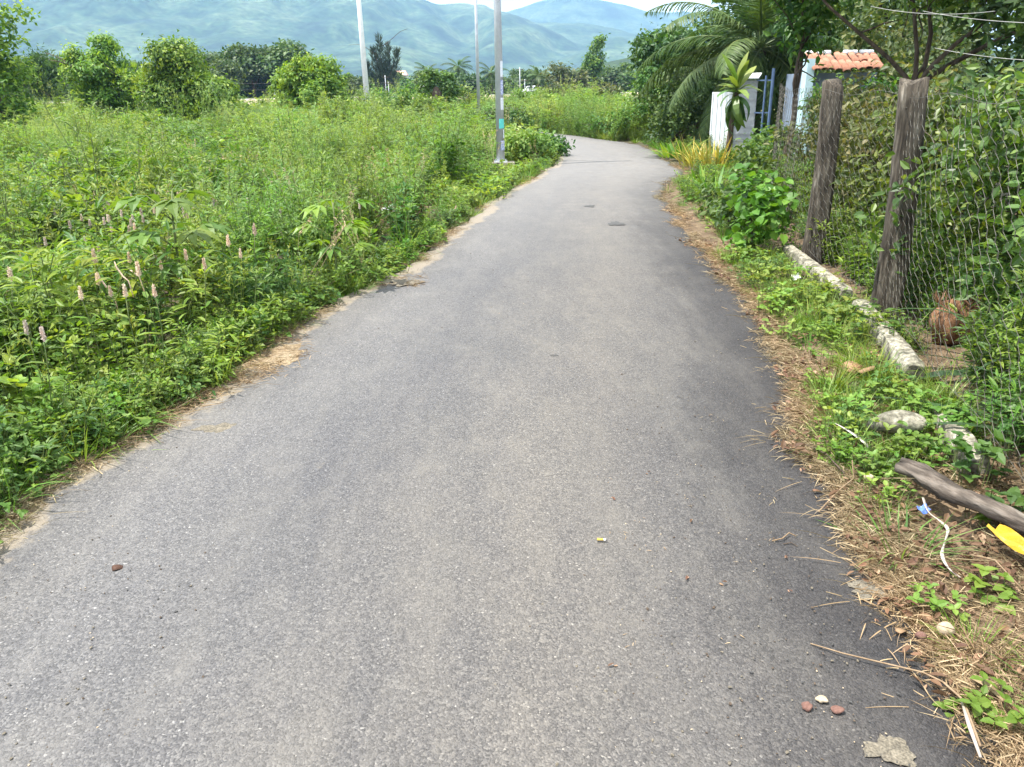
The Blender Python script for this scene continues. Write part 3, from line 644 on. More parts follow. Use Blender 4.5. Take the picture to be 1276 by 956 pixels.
sprig = [proto_broad(.2, 4, .04, M['weed'], ratio=.55), proto_broad(.24, 4, .07, M['weed_dark'], T_LANCE, .25), proto_broad(.18, 5, .045, M['lush'], T_HEART, .8)]
creep = [proto_creeper(.16, 26, .036, M['weed'], T_OVAL), proto_creeper(.2, 30, .042, M['weed'], T_HEART), proto_creeper(.14, 22, .034, M['weed_dark'], T_OVAL)]
strawp = [proto_straw(46, .13, .07, M['straw']), proto_straw(40, .18, .09, M['straw']), proto_straw(54, .09, .05, M['straw'])]
litterp = [proto_litter(9, .05, .07), proto_litter(7, .06, .09)]

# candidate points over the field, thinned with distance and kept near the view
def box_pts_(n, x0, x1, y0, y1): return np.column_stack([x0 + (x1 - x0) * rng.random(n), y0 + (y1 - y0) * rng.random(n)])
def field_points(n, ymax, dens):
    pts = []
    Y = .8 + (ymax - .8) * rng.random(n) ** .75
    X = -1.15 * (Y + 3.5) + 2.4 * (Y + 3.5) * rng.random(n)
    return X, Y
def on_road(X, Y, m=0.0):
    # polygon test against the paired edges
    inside = np.zeros(len(X), bool)
    poly = np.concatenate([DLx, DRx[::-1]]); x1 = poly[:, 0]; y1 = poly[:, 1]; x2 = np.roll(x1, -1); y2 = np.roll(y1, -1)
    for i in range(0, len(poly)):
        c = ((y1[i] > Y) != (y2[i] > Y)); 
        if not c.any(): continue
        inside[c] ^= (X[c] < (x2[i] - x1[i]) * (Y[c] - y1[i]) / (y2[i] - y1[i] + 1e-12) + x1[i])
    return inside
def road_dist(X, Y):
    E = np.concatenate([DLx[::3], DRx[::3]]); out = np.full(len(X), 99.)
    for s in range(0, len(X), 4000):
        d = np.hypot(X[s:s + 4000, None] - E[None, :, 0], Y[s:s + 4000, None] - E[None, :, 1]); out[s:s + 4000] = d.min(1)
    return out
NP = 60000
U = rng.random(NP); Y = .9 * (62 / .9) ** U                                   # log-spaced in depth
X = (-1.02 * (Y + 3.2)) + (1.25 * (Y + 3.2) + 3.0) * rng.random(NP)
Yc = Y
side = (X < xl(Y)) | (Y > 23.5)
side &= ~((X > xr(np.minimum(Y, 28)) + .0) & (Y < 27)) 
side &= ~on_road(X, Y)
X = X[side]; Y = Y[side]; rd = road_dist(X, Y)
dens = np.clip(90 / Y ** .95, 1.3, 32)                                         # wanted per square metre
cell_area = (1.25 * (Y + 3.2) + 3.0) * Y * math.log(62 / .9) / NP
keep = (rng.random(len(X)) < dens * cell_area) & (rd > .06) & (Y < 60)
X = X[keep]; Y = Y[keep]; rd = rd[keep]
px, py = project(np.column_stack([X, Y, np.full(len(X), .3)]))
k2 = (px > -330) & (px < 1400) & (py < 1150)
# the other bank of the bend only up to the hedge foot
k2 &= ~((Y > 23) & (X > 9.0))
X = X[k2]; Y = Y[k2]; rd = rd[k2]; px = px[k2]; py = py[k2]
zone = fbm(X * .45 + 50, Y * .28 + 20, 3); z2 = fbm(X * .9 + 5, Y * .6 + 70, 3)
r0 = rng.random(len(X))
fea = (zone + .16 * np.exp(-((px - 430) / 150.) ** 2 - ((py - 215) / 60.) ** 2) + .03 * (Y > 13)) > .55
fea &= (rd > .6) & (Y > 6.5) & (rng.random(len(X)) < .62)
gr = (~fea) & ((rd < .55) & (r0 < .62) | (r0 < .16) | ((px > 330) & (px < 640) & (py > 230) & (r0 < .5)))
la = (~fea) & (~gr) & ((z2 > .52) & (r0 < .8))
br = ~(fea | gr | la)
hs = 1.12 * (.62 + .38 * np.clip(rd / .7, 0, 1)) * (.42 + 1.15 * fbm(X * .42, Y * .36 + 33, 4))
hs *= np.where(Y > 24, 1.15, np.where(Y < 12, 1.2, 1.1))
lush = (py > 150) & (px > 560) & (px < 700) & (Y < 21)                          # mown-looking strip beside the lamp post
hs = np.where(lush & (rd < 1.1), hs * .5, hs)
far_s = np.clip(Y / 14, 1, 1.9)
def put(mask, name, protos, label, cat, base, tilt=.15):
    n = int(mask.sum()); sc = scls(n, .75, 1.25) * base; sc *= hs[mask][:, None]; sc[:, :2] *= far_s[mask][:, None]
    scatter(name, np.column_stack([X[mask], Y[mask], np.full(n, -.045)]), rots(n, tilt), sc, protos, label, cat)
    return n
cnt = [put(br, 'broadleaf_weeds', broad, 'mass of bright green broad-leaved weeds covering the open field', 'weeds', .98),
       put(la, 'narrow_leaf_weeds', lance, 'dark and mid green narrow-leaved weeds filling the field', 'weeds', 1.05),
       put(fea, 'feathery_weeds', feather, 'pale yellow-green feathery weeds swaying in the middle of the field', 'weeds', 1.0),
       put(gr, 'field_grass', grass, 'long green grass along the road edge and through the field', 'grass', 1.0, .2)]
# low fringe right on the asphalt edge: grass and creepers
def fringe(edge, sgn, y0, y1, n, off0, off1):
    i = rng.integers(0, NL, n * 6); i = i[(edge[i, 1] > y0) & (edge[i, 1] < y1)]
    w = 1 / np.maximum(edge[i, 1], 2); i = rng.choice(i, min(n, len(i)), p=w / w.sum())
    o = off0 + (off1 - off0) * rng.random(len(i))
    return np.column_stack([edge[i, 0] + sgn * o, edge[i, 1] + rng.normal(size=len(i)) * .05])
f1 = fringe(DLx, -1, 1.2, 26, 1150, .05, .34); n = len(f1)
k = fbm(f1[:, 0] * 0 + 3, f1[:, 1] * 1.6, 3) > .26; f1 = f1[k]; n = len(f1)
scatter('edge_grass', np.column_stack([f1, np.full(n, -.03)]), rots(n, .25), scls(n, .65, 1.15), lawn + [grass[2], creep[0], creep[1], creep[2], sprig[0], sprig[1], sprig[2]], 'short grass and creepers fringing the field side of the asphalt', 'grass')

dryp = [proto_grass(.62, 14, .006, M['straw'], .05, 5), proto_grass(.55, 10, .005, M['straw'], .06, 4)]; palep = [proto_grass(.7, 56, .007, M['feather'], .09, 9), proto_grass(.62, 48, .008, M['feather'], .08, 7)]
kd = (rng.random(len(X)) < .045) & (rd > .15); n = int(kd.sum())
scatter('dead_stems', np.column_stack([X[kd] + .1, Y[kd], np.full(n, -.04)]), rots(n, .25), scls(n, .7, 1.2), dryp, 'straw-coloured dead stems standing here and there among the weeds', 'dead plants')
kp = (fbm(X * .3 + 80, Y * .22 + 11, 3) > .56) & (rd > .5) & (rng.random(len(X)) < .4) & (Y > 6); n = int(kp.sum())
scatter('seeding_grass', np.column_stack([X[kp] + .12, Y[kp] + .1, np.full(n, -.04)]), rots(n, .18), scls(n, .85, 1.35) * np.clip(Y[kp] / 16, 1, 1.6)[:, None], palep, 'pale seeding grass in drifts across the field', 'grass')
lp = box_pts_(1500, -3.0, 1.4, 11.5, 21.0); rdl = road_dist(lp[:, 0], lp[:, 1]); lp = lp[(lp[:, 0] < xl(lp[:, 1]) - .04) & (rdl < 1.5) & (np.hypot(lp[:, 0] + .16, lp[:, 1] - 17.2) > .5) & ((np.abs(lp[:, 0] + .16) > .35) | (lp[:, 1] > 17) | (lp[:, 1] < 15.8))]; n = len(lp)
scatter('roadside_lawn', np.column_stack([lp, np.full(n, -.045)]), rots(n, .2), scls(n, 1.0, 1.9), lawn + [creep[0]], 'short bright grass round the foot of the stickered pole', 'grass')
# straw along both asphalt edges
s1 = fringe(DLx, -1, 1.2, 24, 520, -.07, .08); z = fbm(s1[:, 1] * 1.1, s1[:, 1] * 0 + 8, 3); s1 = s1[z > .40]
s2 = fringe(DRx, 1, .9, 22, 900, -.02, .10)
wide = np.column_stack([1.3 + 1.15 * rng.random(420), 1.2 + 2.2 * rng.random(420)]); wide = wide[(wide[:, 0] > xr(wide[:, 1]) - .03) & (wide[:, 0] < fx(wide[:, 1]) + .1)]
wide = wide[fbm(wide[:, 0] * 2.5, wide[:, 1] * 2.5, 3) > .36]
s3 = fringe(DRx, 1, 3, 15, 60, .1, .7)
sall = np.concatenate([s1, s2, s3, wide]); n = len(sall)
for (a, b_, sx, sy, m_) in ((338, 448, .13, .18, 34), (500, 354, .1, .1, 9), (310, 462, .1, .12, 12)):
    p = at(a, b_); sall = np.concatenate([sall, np.column_stack([p.x + rng.normal(size=m_) * sx, p.y + rng.normal(size=m_) * sy])])
n = len(sall)
zz = np.where(sall[:, 0] > xr(sall[:, 1]), np.maximum(verge_z(sall[:, 0], sall[:, 1]), -.01) + .006, .006)
scatter('straw_litter', np.column_stack([sall, zz]), rots(n, .08), scls(n, .4, .85), strawp, 'dry tan straw swept along both edges of the asphalt', 'straw')
l1 = fringe(DRx, 1, .9, 16, 330, -.05, .8); n = len(l1); zz = np.where(l1[:, 0] > xr(l1[:, 1]), np.maximum(verge_z(l1[:, 0], l1[:, 1]), 0) + .004, .012)
scatter('leaf_litter', np.column_stack([l1, zz]), rots(n, .1), scls(n, .5, 1.0), litterp, 'brown fallen leaves scattered over the fence-side verge', 'leaves')
# small weeds of the verge
v1 = fringe(DRx, 1, 1.0, 15, 2600, .09, 1.15); v1 = v1[(v1[:, 0] < fx(v1[:, 1]) - np.where(fbm(v1[:, 1] * 2.3, v1[:, 1] * 0 + 2, 3) > .44, .0, .24))]
for (a_, b_, r_) in ((1160, 645, .16), (1180, 690, .14), (1250, 675, .14)):
    p = at(a_, b_, .03); v1 = v1[np.hypot(v1[:, 0] - p.x, v1[:, 1] - p.y) > r_]
zn = fbm(v1[:, 0] * 2.2 + 4, v1[:, 1] * 1.5 + 9, 3); lim = np.where(v1[:, 1] < 2.9, .53, .37); v1 = v1[zn > lim]; n = len(v1)
scatter('verge_weeds', np.column_stack([v1, verge_z(v1[:, 0], v1[:, 1])]), rots(n, .15), scls(n, .4, .95), lawn + lawn + lawn + lawn + [grass[2]] + creep, 'low creepers and grass patches on the fence-side verge', 'weeds')
# grass and weeds under the hedge and by the outer bend
def box_pts(n, x0, x1, y0, y1): return np.column_stack([x0 + (x1 - x0) * rng.random(n), y0 + (y1 - y0) * rng.random(n)])
h1 = np.concatenate([box_pts(500, 2.0, 5.5, 7.5, 15.5), box_pts(260, 3.3, 6.5, 15.5, 24)]); h1 = h1[(h1[:, 0] > xr(h1[:, 1]) + .3) & ~((h1[:, 0] > fx(h1[:, 1]) - .1) & (h1[:, 1] < 13))]; n = len(h1)
scatter('roadside_weeds', np.column_stack([h1, np.full(n, -.03)]), rots(n, .15), scls(n, .45, .85), [broad[0], broad[3], grass[0], grass[2], lushp, lushp, creep[1]], 'mixed green weeds at the foot of the fence beyond the posts', 'weeds')
h3 = box_pts(420, 1.2, 5.4, 24.5, 32.0); h3 = h3[~on_road(h3[:, 0], h3[:, 1]) & (road_dist(h3[:, 0], h3[:, 1]) > .12) & (h3[:, 0] > xr(np.minimum(h3[:, 1], 34)))]; n = len(h3)
scatter('bend_weeds', np.column_stack([h3, np.full(n, -.03)]), rots(n, .15), scls(n, .9, 1.7), [broad[0], broad[3], grass[0], grass[1], feather[0]], 'bright weeds and grass lining the outer side of the bend', 'weeds')
h2 = np.concatenate([np.column_stack([fx(yy := (.6 + 13 * rng.random(1300))) + .17 + 1.6 * rng.random(1300) ** 1.4, yy])]); n = len(h2)
h2 = h2[(np.hypot(h2[:, 0] - 2.72, h2[:, 1] - 4.68) > .34) & (np.hypot(h2[:, 0] - 2.5, h2[:, 1] - 4.3) > .22)]; n = len(h2)
scatter('fence_undergrowth', np.column_stack([h2, np.full(n, 0.0)]), rots(n, .2), scls(n, .4, .95), [lance[0], lance[1], broad[3], broad[1], lance[2]], 'dense dim undergrowth behind the wire fence', 'weeds')

# ================================================================== trees and shrubs
def tree(name, label, cat, loc, blobs, n, T, Ln, Wd, mat, bark='bark', r0=.08, tips=None, base=(0, 0, -.05), group=None, extra=None, **kw):
    t = thing(name, label, cat, loc, group=group)
    b = Buf(); crown(b, lumpy(blobs, kw.pop('boughs', 5 * len(blobs)), *kw.pop('bough_r', (.28, .6))), n, T, Ln, Wd, **kw)
    if extra: extra(b)
    b.obj('crown', [mat], t)
    q = Buf(True); tips = tips or [(bx[0], bx[1], bx[2] + bx[5] * .4) for bx in blobs[:6]]
    trunk(q, base, tips, r0).obj('trunk', M[bark], t)
    return t
def sprays(b, blobs, n, Ln, Wd, T=T_LANCE):
    # young upright shoots standing out of a vine mantle
    bl = np.array(blobs); k = rng.integers(0, len(bl), n); d = rand_dirs(n, 1.2); P = bl[k, :3] + d * bl[k, 3:6] * .98
    for i in range(n):
        m = 7; D = nrm(d[i] * .5 + UP * .9 + rng.normal(size=(m, 3)) * .55); b.leaves(T, np.repeat(P[i][None], m, 0) + D * .03, D, rng.normal(size=(m, 3)), Ln * (.6 + .7 * rng.random(m)), Wd, .6 + .4 * rng.random(m))

# vine-mantled trees standing in the field
blobs = [(-.5, 0, 1.75, .9, 1.0, 1.2), (-.25, .2, 2.95, .95, .9, .7), (.85, 0, 2.0, .9, .8, .6), (-.9, 0, 1.0, .55, .6, .9), (.2, .2, .7, .9, .6, .7)]
tree('vine_covered_tree', 'tallest vine-smothered tree in the field with a bare branch poking out', 'tree', atY(146, 158, 37.5).xy.to_3d(), blobs, 13000, T_FOLD, .16, .085, M['vine'], per=12, lobes=.3, tonal=.16, bough_r=(.3, .62), boughs=22, inner=.12, droop=1.0, nr=.36, nd=1.0, r0=.13, spread=.2, up=.7,
     extra=lambda b: sprays(b, blobs, 120, .26, .05))
twig = Buf(True); twig.tube(limb((-.4, -.9, 2.3), (-2.1, -.8, 3.2), .1, 8), [.05, .03, .012], 5); twig.tube(limb((-1.3, -.85, 2.75), (-2.2, -.5, 2.95), .1, 6), [.025, .01], 4)
for o in S.objects:
    if o.name == 'vine_covered_tree': twig.obj('bare_branch', M['whitepole'] if False else M['bark'], o)
blobs2 = [(0, 0, 1.5, 1.55, 1.3, 1.35), (.9, -.1, 1.0, .95, 1.0, 1.15), (-1.0, .1, 1.35, .8, .9, .95), (.1, 0, 2.35, .9, .8, .6), (.6, -.3, .6, 1.1, .9, .8)]
tree('vine_covered_tree', 'broad rounded vine-smothered tree with dark hollow at its foot', 'tree', atY(229, 158, 33.8).xy.to_3d(), blobs2, 16000, T_FOLD, .16, .085, M['vine'], per=12, lobes=.3, tonal=.16, bough_r=(.3, .62), boughs=22, inner=.12, droop=1.0, nr=.36, nd=1.0, r0=.14, spread=.2, up=.7,
     extra=lambda b: sprays(b, blobs2, 150, .26, .05))
blobs3 = [(0, 0, 1.5, 1.4, 1.3, 1.2), (.7, -.1, 1.1, 1.0, 1.0, 1.0), (-.8, 0, 1.2, .85, .9, 1.1), (.1, 0, 2.1, .95, .9, .55)]
tree('vine_covered_tree', 'dome-shaped vine-smothered tree beside the leaning white pole', 'tree', atY(392, 152, 38.0).xy.to_3d(), blobs3, 13500, T_FOLD, .16, .085, M['vine'], per=12, lobes=.3, tonal=.16, bough_r=(.3, .62), boughs=22, inner=.12, droop=1.0, nr=.36, nd=1.0, r0=.13, spread=.2, up=.7,
     extra=lambda b: sprays(b, blobs3, 140, .28, .05))
# tree cut by the picture edge
blobs4 = [(-.7, 0, 1.6, 1.3, 1.1, 1.5), (.2, 0, 3.9, 1.15, .9, .7), (-.6, 0, 3.3, 1.2, 1.0, .8), (-1.8, 0, 2.8, 1.4, 1.2, 1.5), (-1.2, .2, 5.0, 1.5, 1.2, .9), (-.2, 0, .7, .8, .8, .8), (.1, 0, 1.9, .75, .7, .8), (.25, .1, 1.1, .6, .6, .6)]
tree('tall_vine_tree', 'tall tree at the field edge with bright lower leaves and a jutting upper bough', 'tree', atY(14, 150, 30).xy.to_3d(), blobs4, 11000, T_FOLD, .17, .1, M['vine'], r0=.16, spread=.22, up=.5,
     tips=[(.2, 0, 3.9), (-.6, 0, 3.3), (-1.2, .2, 5.6), (-1.8, 0, 3.2)])
bl = [(-2.2, 0, 1.7, 1.7, 1.2, 1.6), (-.6, .2, 1.9, 1.4, 1.1, 1.5), (.9, 0, 1.75, 1.3, 1.1, 1.5), (2.0, 0, 1.5, 1.1, 1.0, 1.3)]
tree('scrub_tree', 'dark olive scrubby tree clump behind the tallest vine tree', 'tree', atY(72, 146, 52).xy.to_3d(), [(x, y, z, a, b, c) for x, y, z, a, b, c in bl], 9000, T_DIA, .26, .07, M['tree_dark'], r0=.1, spread=.3, up=.3, droop=.1,
     extra=lambda b: sprays(b, bl, 160, .5, .06, T_DIA))
# loose shrubs along the back of the field
backs = [(455, 150, 40, .85, 1.15, 'weed_dark', 'dark shrub at the foot of the white pole'), (498, 152, 46, 1.2, 1.35, 'tree_mid', 'grey-green rounded shrub near the vine-draped stump'),
         (418, 150, 37, .7, .9, 'vine', 'small shrub hugging the dome-shaped vine tree'), (540, 152, 39, .85, 1.0, 'weed', 'leafy shrub around the brown stump foot'), (580, 150, 47, 1.3, 1.5, 'tree_mid', 'shrub just before the thin lamp post'),
         (625, 160, 31, .75, .8, 'tree_dark', 'dark low shrub just behind the stickered pole'), (645, 163, 30, .5, .55, 'tree_dark', 'small dark shrub between stickered pole and road bend'),
         (664, 200, 17.9, .42, .55, 'feather', 'rounded pale shrub at the inside of the road bend'), (684, 194, 19.4, .3, .42, 'weed_dark', 'small dark shrub leaning over the inside of the road bend'),
         (645, 196, 18.6, .35, .5, 'feather', 'wispy shrub just past the stickered pole'),
         (735, 150, 39, 1.0, 1.0, 'weed', 'bright rounded bush beyond the road bend'), (690, 150, 41, .8, .9, 'weed', 'yellow-green mound of scrub at the far side of the bend'),
         (782, 160, 33, .8, 1.0, 'weed', 'bright bush joining the dark thicket at the bend'), (665, 132, 62, 1.6, 1.0, 'lush', 'strip of bright scrub below the embankment'),
         (700, 128, 76, 2.0, 1.2, 'hedge_brown', 'dry brownish scrub on the embankment foot'), (748, 128, 74, 1.7, 1.3, 'hedge_brown', 'reddish-brown dry bush on the embankment foot'),
         (290, 150, 45, 1.0, .9, 'weed', 'low shrub in the gap between two vine trees'), (330, 150, 48, 1.3, .9, 'weed', 'low bright shrub before the bare bank'), (365, 146, 52, 1.3, 1.2, 'vine', 'rounded shrub half behind the dome-shaped vine tree'),
         (130, 165, 33, .8, .75, 'weed_dark', 'dark weedy shrub at the foot of the tallest vine tree'), (180, 168, 29, .7, .6, 'weed', 'low shrub before the hollow of the broad vine tree')]
for px_, py_, Yd, hw, hh, mk, lab in backs:
    p = atY(px_, py_, Yd); n = int(1500 + 900 * hw)
    bls = [(0, 0, hh * .5, hw, hw * .8, hh * .55), (hw * .5, 0, hh * .35, hw * .6, hw * .6, hh * .42), (-hw * .5, 0, hh * .42, hw * .6, hw * .6, hh * .4)]
    tree('shrub', lab, 'shrub', (p.x, Yd, -.04), bls, n, T_DIA if Yd > 25 else T_FOLD, max(.11, .0042 * Yd), max(.05, .0018 * Yd), M[mk], r0=.025, spread=.12 + .1 * hw, up=.5, tips=[(0, 0, hh * .8), (hw * .5, 0, hh * .6), (-hw * .5, 0, hh * .6)])
# stump
p = atY(546, 150, 40.5); t = thing('tree_stump', 'broken brown tree stump draped with green vines in the field', 'stump', (p.x, 40.5, -.05))
q = Buf(True); q.tube([(0, 0, 0), (.02, 0, .5), (-.04, 0, 1.0), (.02, .02, 1.35), (-.05, 0, 1.62)], [.36, .33, .27, .24, .1], 10, wob=.3); q.tube([(-.2, -.1, .9), (-.42, -.1, 1.0), (-.5, -.1, 1.15)], [.16, .15, .06], 7, wob=.2)
q.obj('trunk', M['bark'], t)
b = Buf(); crown(b, [(-.55, .2, 1.2, .4, .4, .9), (.6, .1, 1.3, .45, .4, .8), (-.3, .1, 2.0, .35, .3, .5), (.45, .1, 1.9, .35, .3, .35)], 1900, T_FOLD, .17, .1, spread=.13); b.obj('vine_leaves', [M['weed_dark']], t)

# dark thicket on the outer bend
bls = [(0, 0, .75, 1.1, .9, .85), (-1.0, -.3, .55, .8, .7, .6), (1.0, .2, .8, 1.0, .8, .9), (-1.7, .1, .4, .6, .6, .45)]
tree('thicket_bush', 'dense dark bush spilling toward the asphalt at the outer bend', 'bush', (4.75, 25.6, 0), bls, 6500, T_FOLD, .11, .06, M['tree_mid'], r0=.04, spread=.16, up=.6)
bls = [(0, 0, 1.6, .9, .9, 1.1), (-.1, 0, 2.3, .65, .7, .65), (.8, 0, 1.6, .8, .8, 1.0), (-.45, -.2, 1.1, .5, .6, .8), (.5, .1, 2.4, .6, .6, .6)]
tree('broadleaf_tree', 'dark rounded tree rising behind the thicket left of the palm fronds', 'tree', (4.95, 26.3, 0), bls, 12000, T_LANCE, .17, .07, M['tree_dark'], r0=.09, spread=.2, up=.2, droop=.9)
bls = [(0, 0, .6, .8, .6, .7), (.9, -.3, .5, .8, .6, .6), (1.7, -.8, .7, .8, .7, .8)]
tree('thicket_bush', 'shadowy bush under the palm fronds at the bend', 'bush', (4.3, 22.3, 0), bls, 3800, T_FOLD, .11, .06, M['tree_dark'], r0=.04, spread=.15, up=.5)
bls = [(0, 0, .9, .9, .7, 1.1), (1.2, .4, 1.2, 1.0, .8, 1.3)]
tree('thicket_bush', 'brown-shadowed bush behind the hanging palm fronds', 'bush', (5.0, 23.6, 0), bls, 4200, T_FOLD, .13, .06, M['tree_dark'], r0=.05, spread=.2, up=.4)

bls = [(0, 0, 2.2, 1.6, 1.2, 1.9), (1.8, .2, 2.6, 1.5, 1.2, 2.2), (.8, 0, 4.2, 1.4, 1.2, 1.0), (3.4, 0, 3.4, 1.6, 1.3, 2.4)]
tree('background_tree', 'tall dark tree standing behind the long palm fronds', 'tree', (7.0, 25.8, 0), bls, 12000, T_FOLD, .22, .11, M['tree_dark'], r0=.13, spread=.3, up=.4, droop=.7)
# palms
def frond_mesh(Lf, droop, n=66, leaf=.62, mat=M['palm'], curl=.6, tw=.0):
    b = Buf(); t = np.linspace(0, 1, 14); ang = .0 - droop * t ** 1.4
    dx = np.cos(ang); dz = np.sin(ang); x = np.concatenate([[0], np.cumsum((dx[1:] + dx[:-1]) / 2)]) / 13 * Lf; z = np.concatenate([[0], np.cumsum((dz[1:] + dz[:-1]) / 2)]) / 13 * Lf
    y = tw * t ** 2 * Lf
    b.tube(np.column_stack([x, y, z]), [.028, .018, .004], 4, tone=.85)
    tt = np.linspace(.14, .99, n); P = np.column_stack([np.interp(tt, t, x), np.interp(tt, t, y), np.interp(tt, t, z)])
    ag = np.interp(tt, t, ang); fwd = np.column_stack([np.cos(ag), 0 * ag, np.sin(ag)]); upv = np.column_stack([-np.sin(ag), 0 * ag, np.cos(ag)])
    ln = leaf * np.sin(pi * np.clip(.12 + tt * .84, 0, 1)) ** .7 * (.85 + .3 * rng.random(n))
    for s in (-1, 1):
        D = nrm(fwd * .75 + np.array([0, s, 0]) * .9 + upv * .22 + rng.normal(size=(n, 3)) * .07 - UP * .18)
        b.leaves(T_BL[2], P, D, upv + rng.normal(size=(n, 3)) * .15, ln, .032 + .012 * rng.random(n), .25 + .5 * rng.random(n))
    return b.mesh('frond', [mat])
def palm(label, loc, ztop, Lf, nf, r, lean=(0, 0), elev=(1.25, -.25), droop=(1.1, 1.7), name='palm_tree', group=None, lw=.62):
    t = thing(name, label, 'palm tree', loc, group=group); q = Buf(True); pts = [(lean[0] * s ** 2, lean[1] * s ** 2, ztop * s - .05) for s in np.linspace(0, 1, 12)]
    q.tube(pts, [r * 1.35, r, r * .85, r * .9], 9, wob=.12); q.obj('trunk', M['bark'], t)
    ms = [frond_mesh(Lf * s, droop[0] + (droop[1] - droop[0]) * rng.random(), leaf=lw * s) for s in (1, .9, 1.05, .95, 1.1)]
    for i in range(nf):
        f = link('frond', ms[i % len(ms)], t, (lean[0], lean[1], ztop)); e = elev[0] + (elev[1] - elev[0]) * (i / (nf - 1)) ** .8
        f.rotation_euler = (rng.normal() * .25, -e, i * 2.4 + rng.normal() * .15)
    return t
palm('young coconut palm with long arching fronds over the gate', (6.4, 21.4, 0), 2.35, 3.2, 38, .14, elev=(1.5, -.55), droop=(1.0, 1.6), lw=.72)
palm('drooping half-hidden palm behind the thicket', (6.1, 24.2, 0), 1.75, 2.3, 13, .1, elev=(.9, -.3))

# spiky rosette plant on its stem
t = thing('rosette_plant', 'tall single-stem plant topped by a rosette of broad yellow-green strap leaves', 'plant', (at(905, 206).x, at(905, 206).y, -.02))
q = Buf(True); q.tube([(0, 0, 0), (.02, 0, .5), (.05, 0, 1.0), (.1, 0, 1.45)], [.065, .055, .05, .04], 8, wob=.15); q.obj('stem', M['bark'], t)
def WIDE(d_):
    v, f = blade_t(d_, 7); v = v.copy(); t_ = np.linspace(0, 1, 8)
    for i in range(7): w_ = .5 * math.sin(pi * min(1, .1 + .9 * t_[i])) ** .75; v[2 * i, 1] = w_; v[2 * i + 1, 1] = -w_
    v[:-1, 2] += np.abs(v[:-1, 1]) * .08
    return v, f
T_STRAP = blade_t(.9, 6); T_STRAP2 = blade_t(1.7, 6)
lm2 = []
for T, tn in ((WIDE(.35), .85), (WIDE(.9), .55), (WIDE(1.7), .4), (WIDE(.9), .95), (WIDE(1.7), .15)):
    b = Buf(); b.leaves(T, np.zeros((1, 3)), np.array([[1., 0, 0]]), np.array([[0., 0, 1]]), .64, .15, np.array([tn])); lm2.append(b.mesh('leaf', [M['drac']]))
for i in range(46):
    e = 1.45 - 2.35 * (i / 45) ** .9; k = 0 if e > .9 else ([1, 3][i % 2] if e > .1 else [2, 4][i % 2])
    f = link('leaf', lm2[k], t, (.1, 0, 1.52 - .3 * i / 45)); f.rotation_euler = (rng.normal() * .35, -e + rng.normal() * .2, i * 2.4 + rng.normal() * .35); s = .65 + .5 * rng.random(); f.scale = (s, s, s)

# strap-leaved clumps: each blade a leaf part
def blade_clump(label, loc, n, Ln, Wd, mat, droops=(.5, 1.1, 1.7), elev=(.75, 1.4), name='strap_leaf_plant', r=.1):
    t = thing(name, label, 'plant', loc); ms = []
    for d_ in droops:
        for tn in (.2, .5, .9):
            b = Buf(); b.leaves(blade_t(d_, 7), np.zeros((1, 3)), np.array([[1., 0, 0]]), np.array([[0., 0, 1]]), Ln, Wd, np.array([tn])); ms.append(b.mesh('leaf', [mat]))
    for i in range(n):
        a = rng.random() * 2 * pi; q = r * rng.random() ** .5; f = link('leaf', ms[rng.integers(len(ms))], t, (math.cos(a) * q, math.sin(a) * q, 0))
        f.rotation_euler = (rng.normal() * .15, -(elev[0] + (elev[1] - elev[0]) * rng.random()), a + rng.normal() * .3); s = .7 + .5 * rng.random(); f.scale = (s, s * (.8 + .4 * rng.random()), s)
    return t
g1 = lambda x, y: (at(x, y).x, at(x, y).y, 0)
blade_clump('clump of upright yellow-striped blades beneath the white gate panel', g1(888, 212), 70, .62, .035, M['striped'], (.25, .6, .9), (1.0, 1.5), r=.32)
blade_clump('yellow-striped blade clump nearest the asphalt, some blades browning', g1(866, 208), 60, .6, .035, M['striped'], (.3, .7, 1.1), (.9, 1.5), r=.3)
blade_clump('bright green lily-like clump of arching blades by the road edge', g1(893, 248), 60, .55, .05, M['lush'], (.6, 1.1, 1.6), (.5, 1.35), r=.22)
blade_clump('green arching blade clump at the corner before the yellow-striped plants', g1(872, 232), 40, .4, .04, M['lush'], (.6, 1.1, 1.6), (.4, 1.3), r=.18)
blade_clump('fern-like green clump just past the yellow-striped blades', g1(842, 196), 50, .6, .06, M['lush'], (.5, 1.0, 1.5), (.4, 1.2), r=.35)
blade_clump('dark strap-leaved plant with long arching blades behind the wire', (2.95, 3.95, 0), 34, .95, .06, M['strap'], (.6, 1.1, 1.6), (.35, 1.3), r=.18)
blade_clump('second dark strap-leaved plant pressed against the wire beside the concrete beam', (2.62, 3.2, 0), 26, .8, .05, M['strap'], (.6, 1.1, 1.6), (.35, 1.25), r=.15)

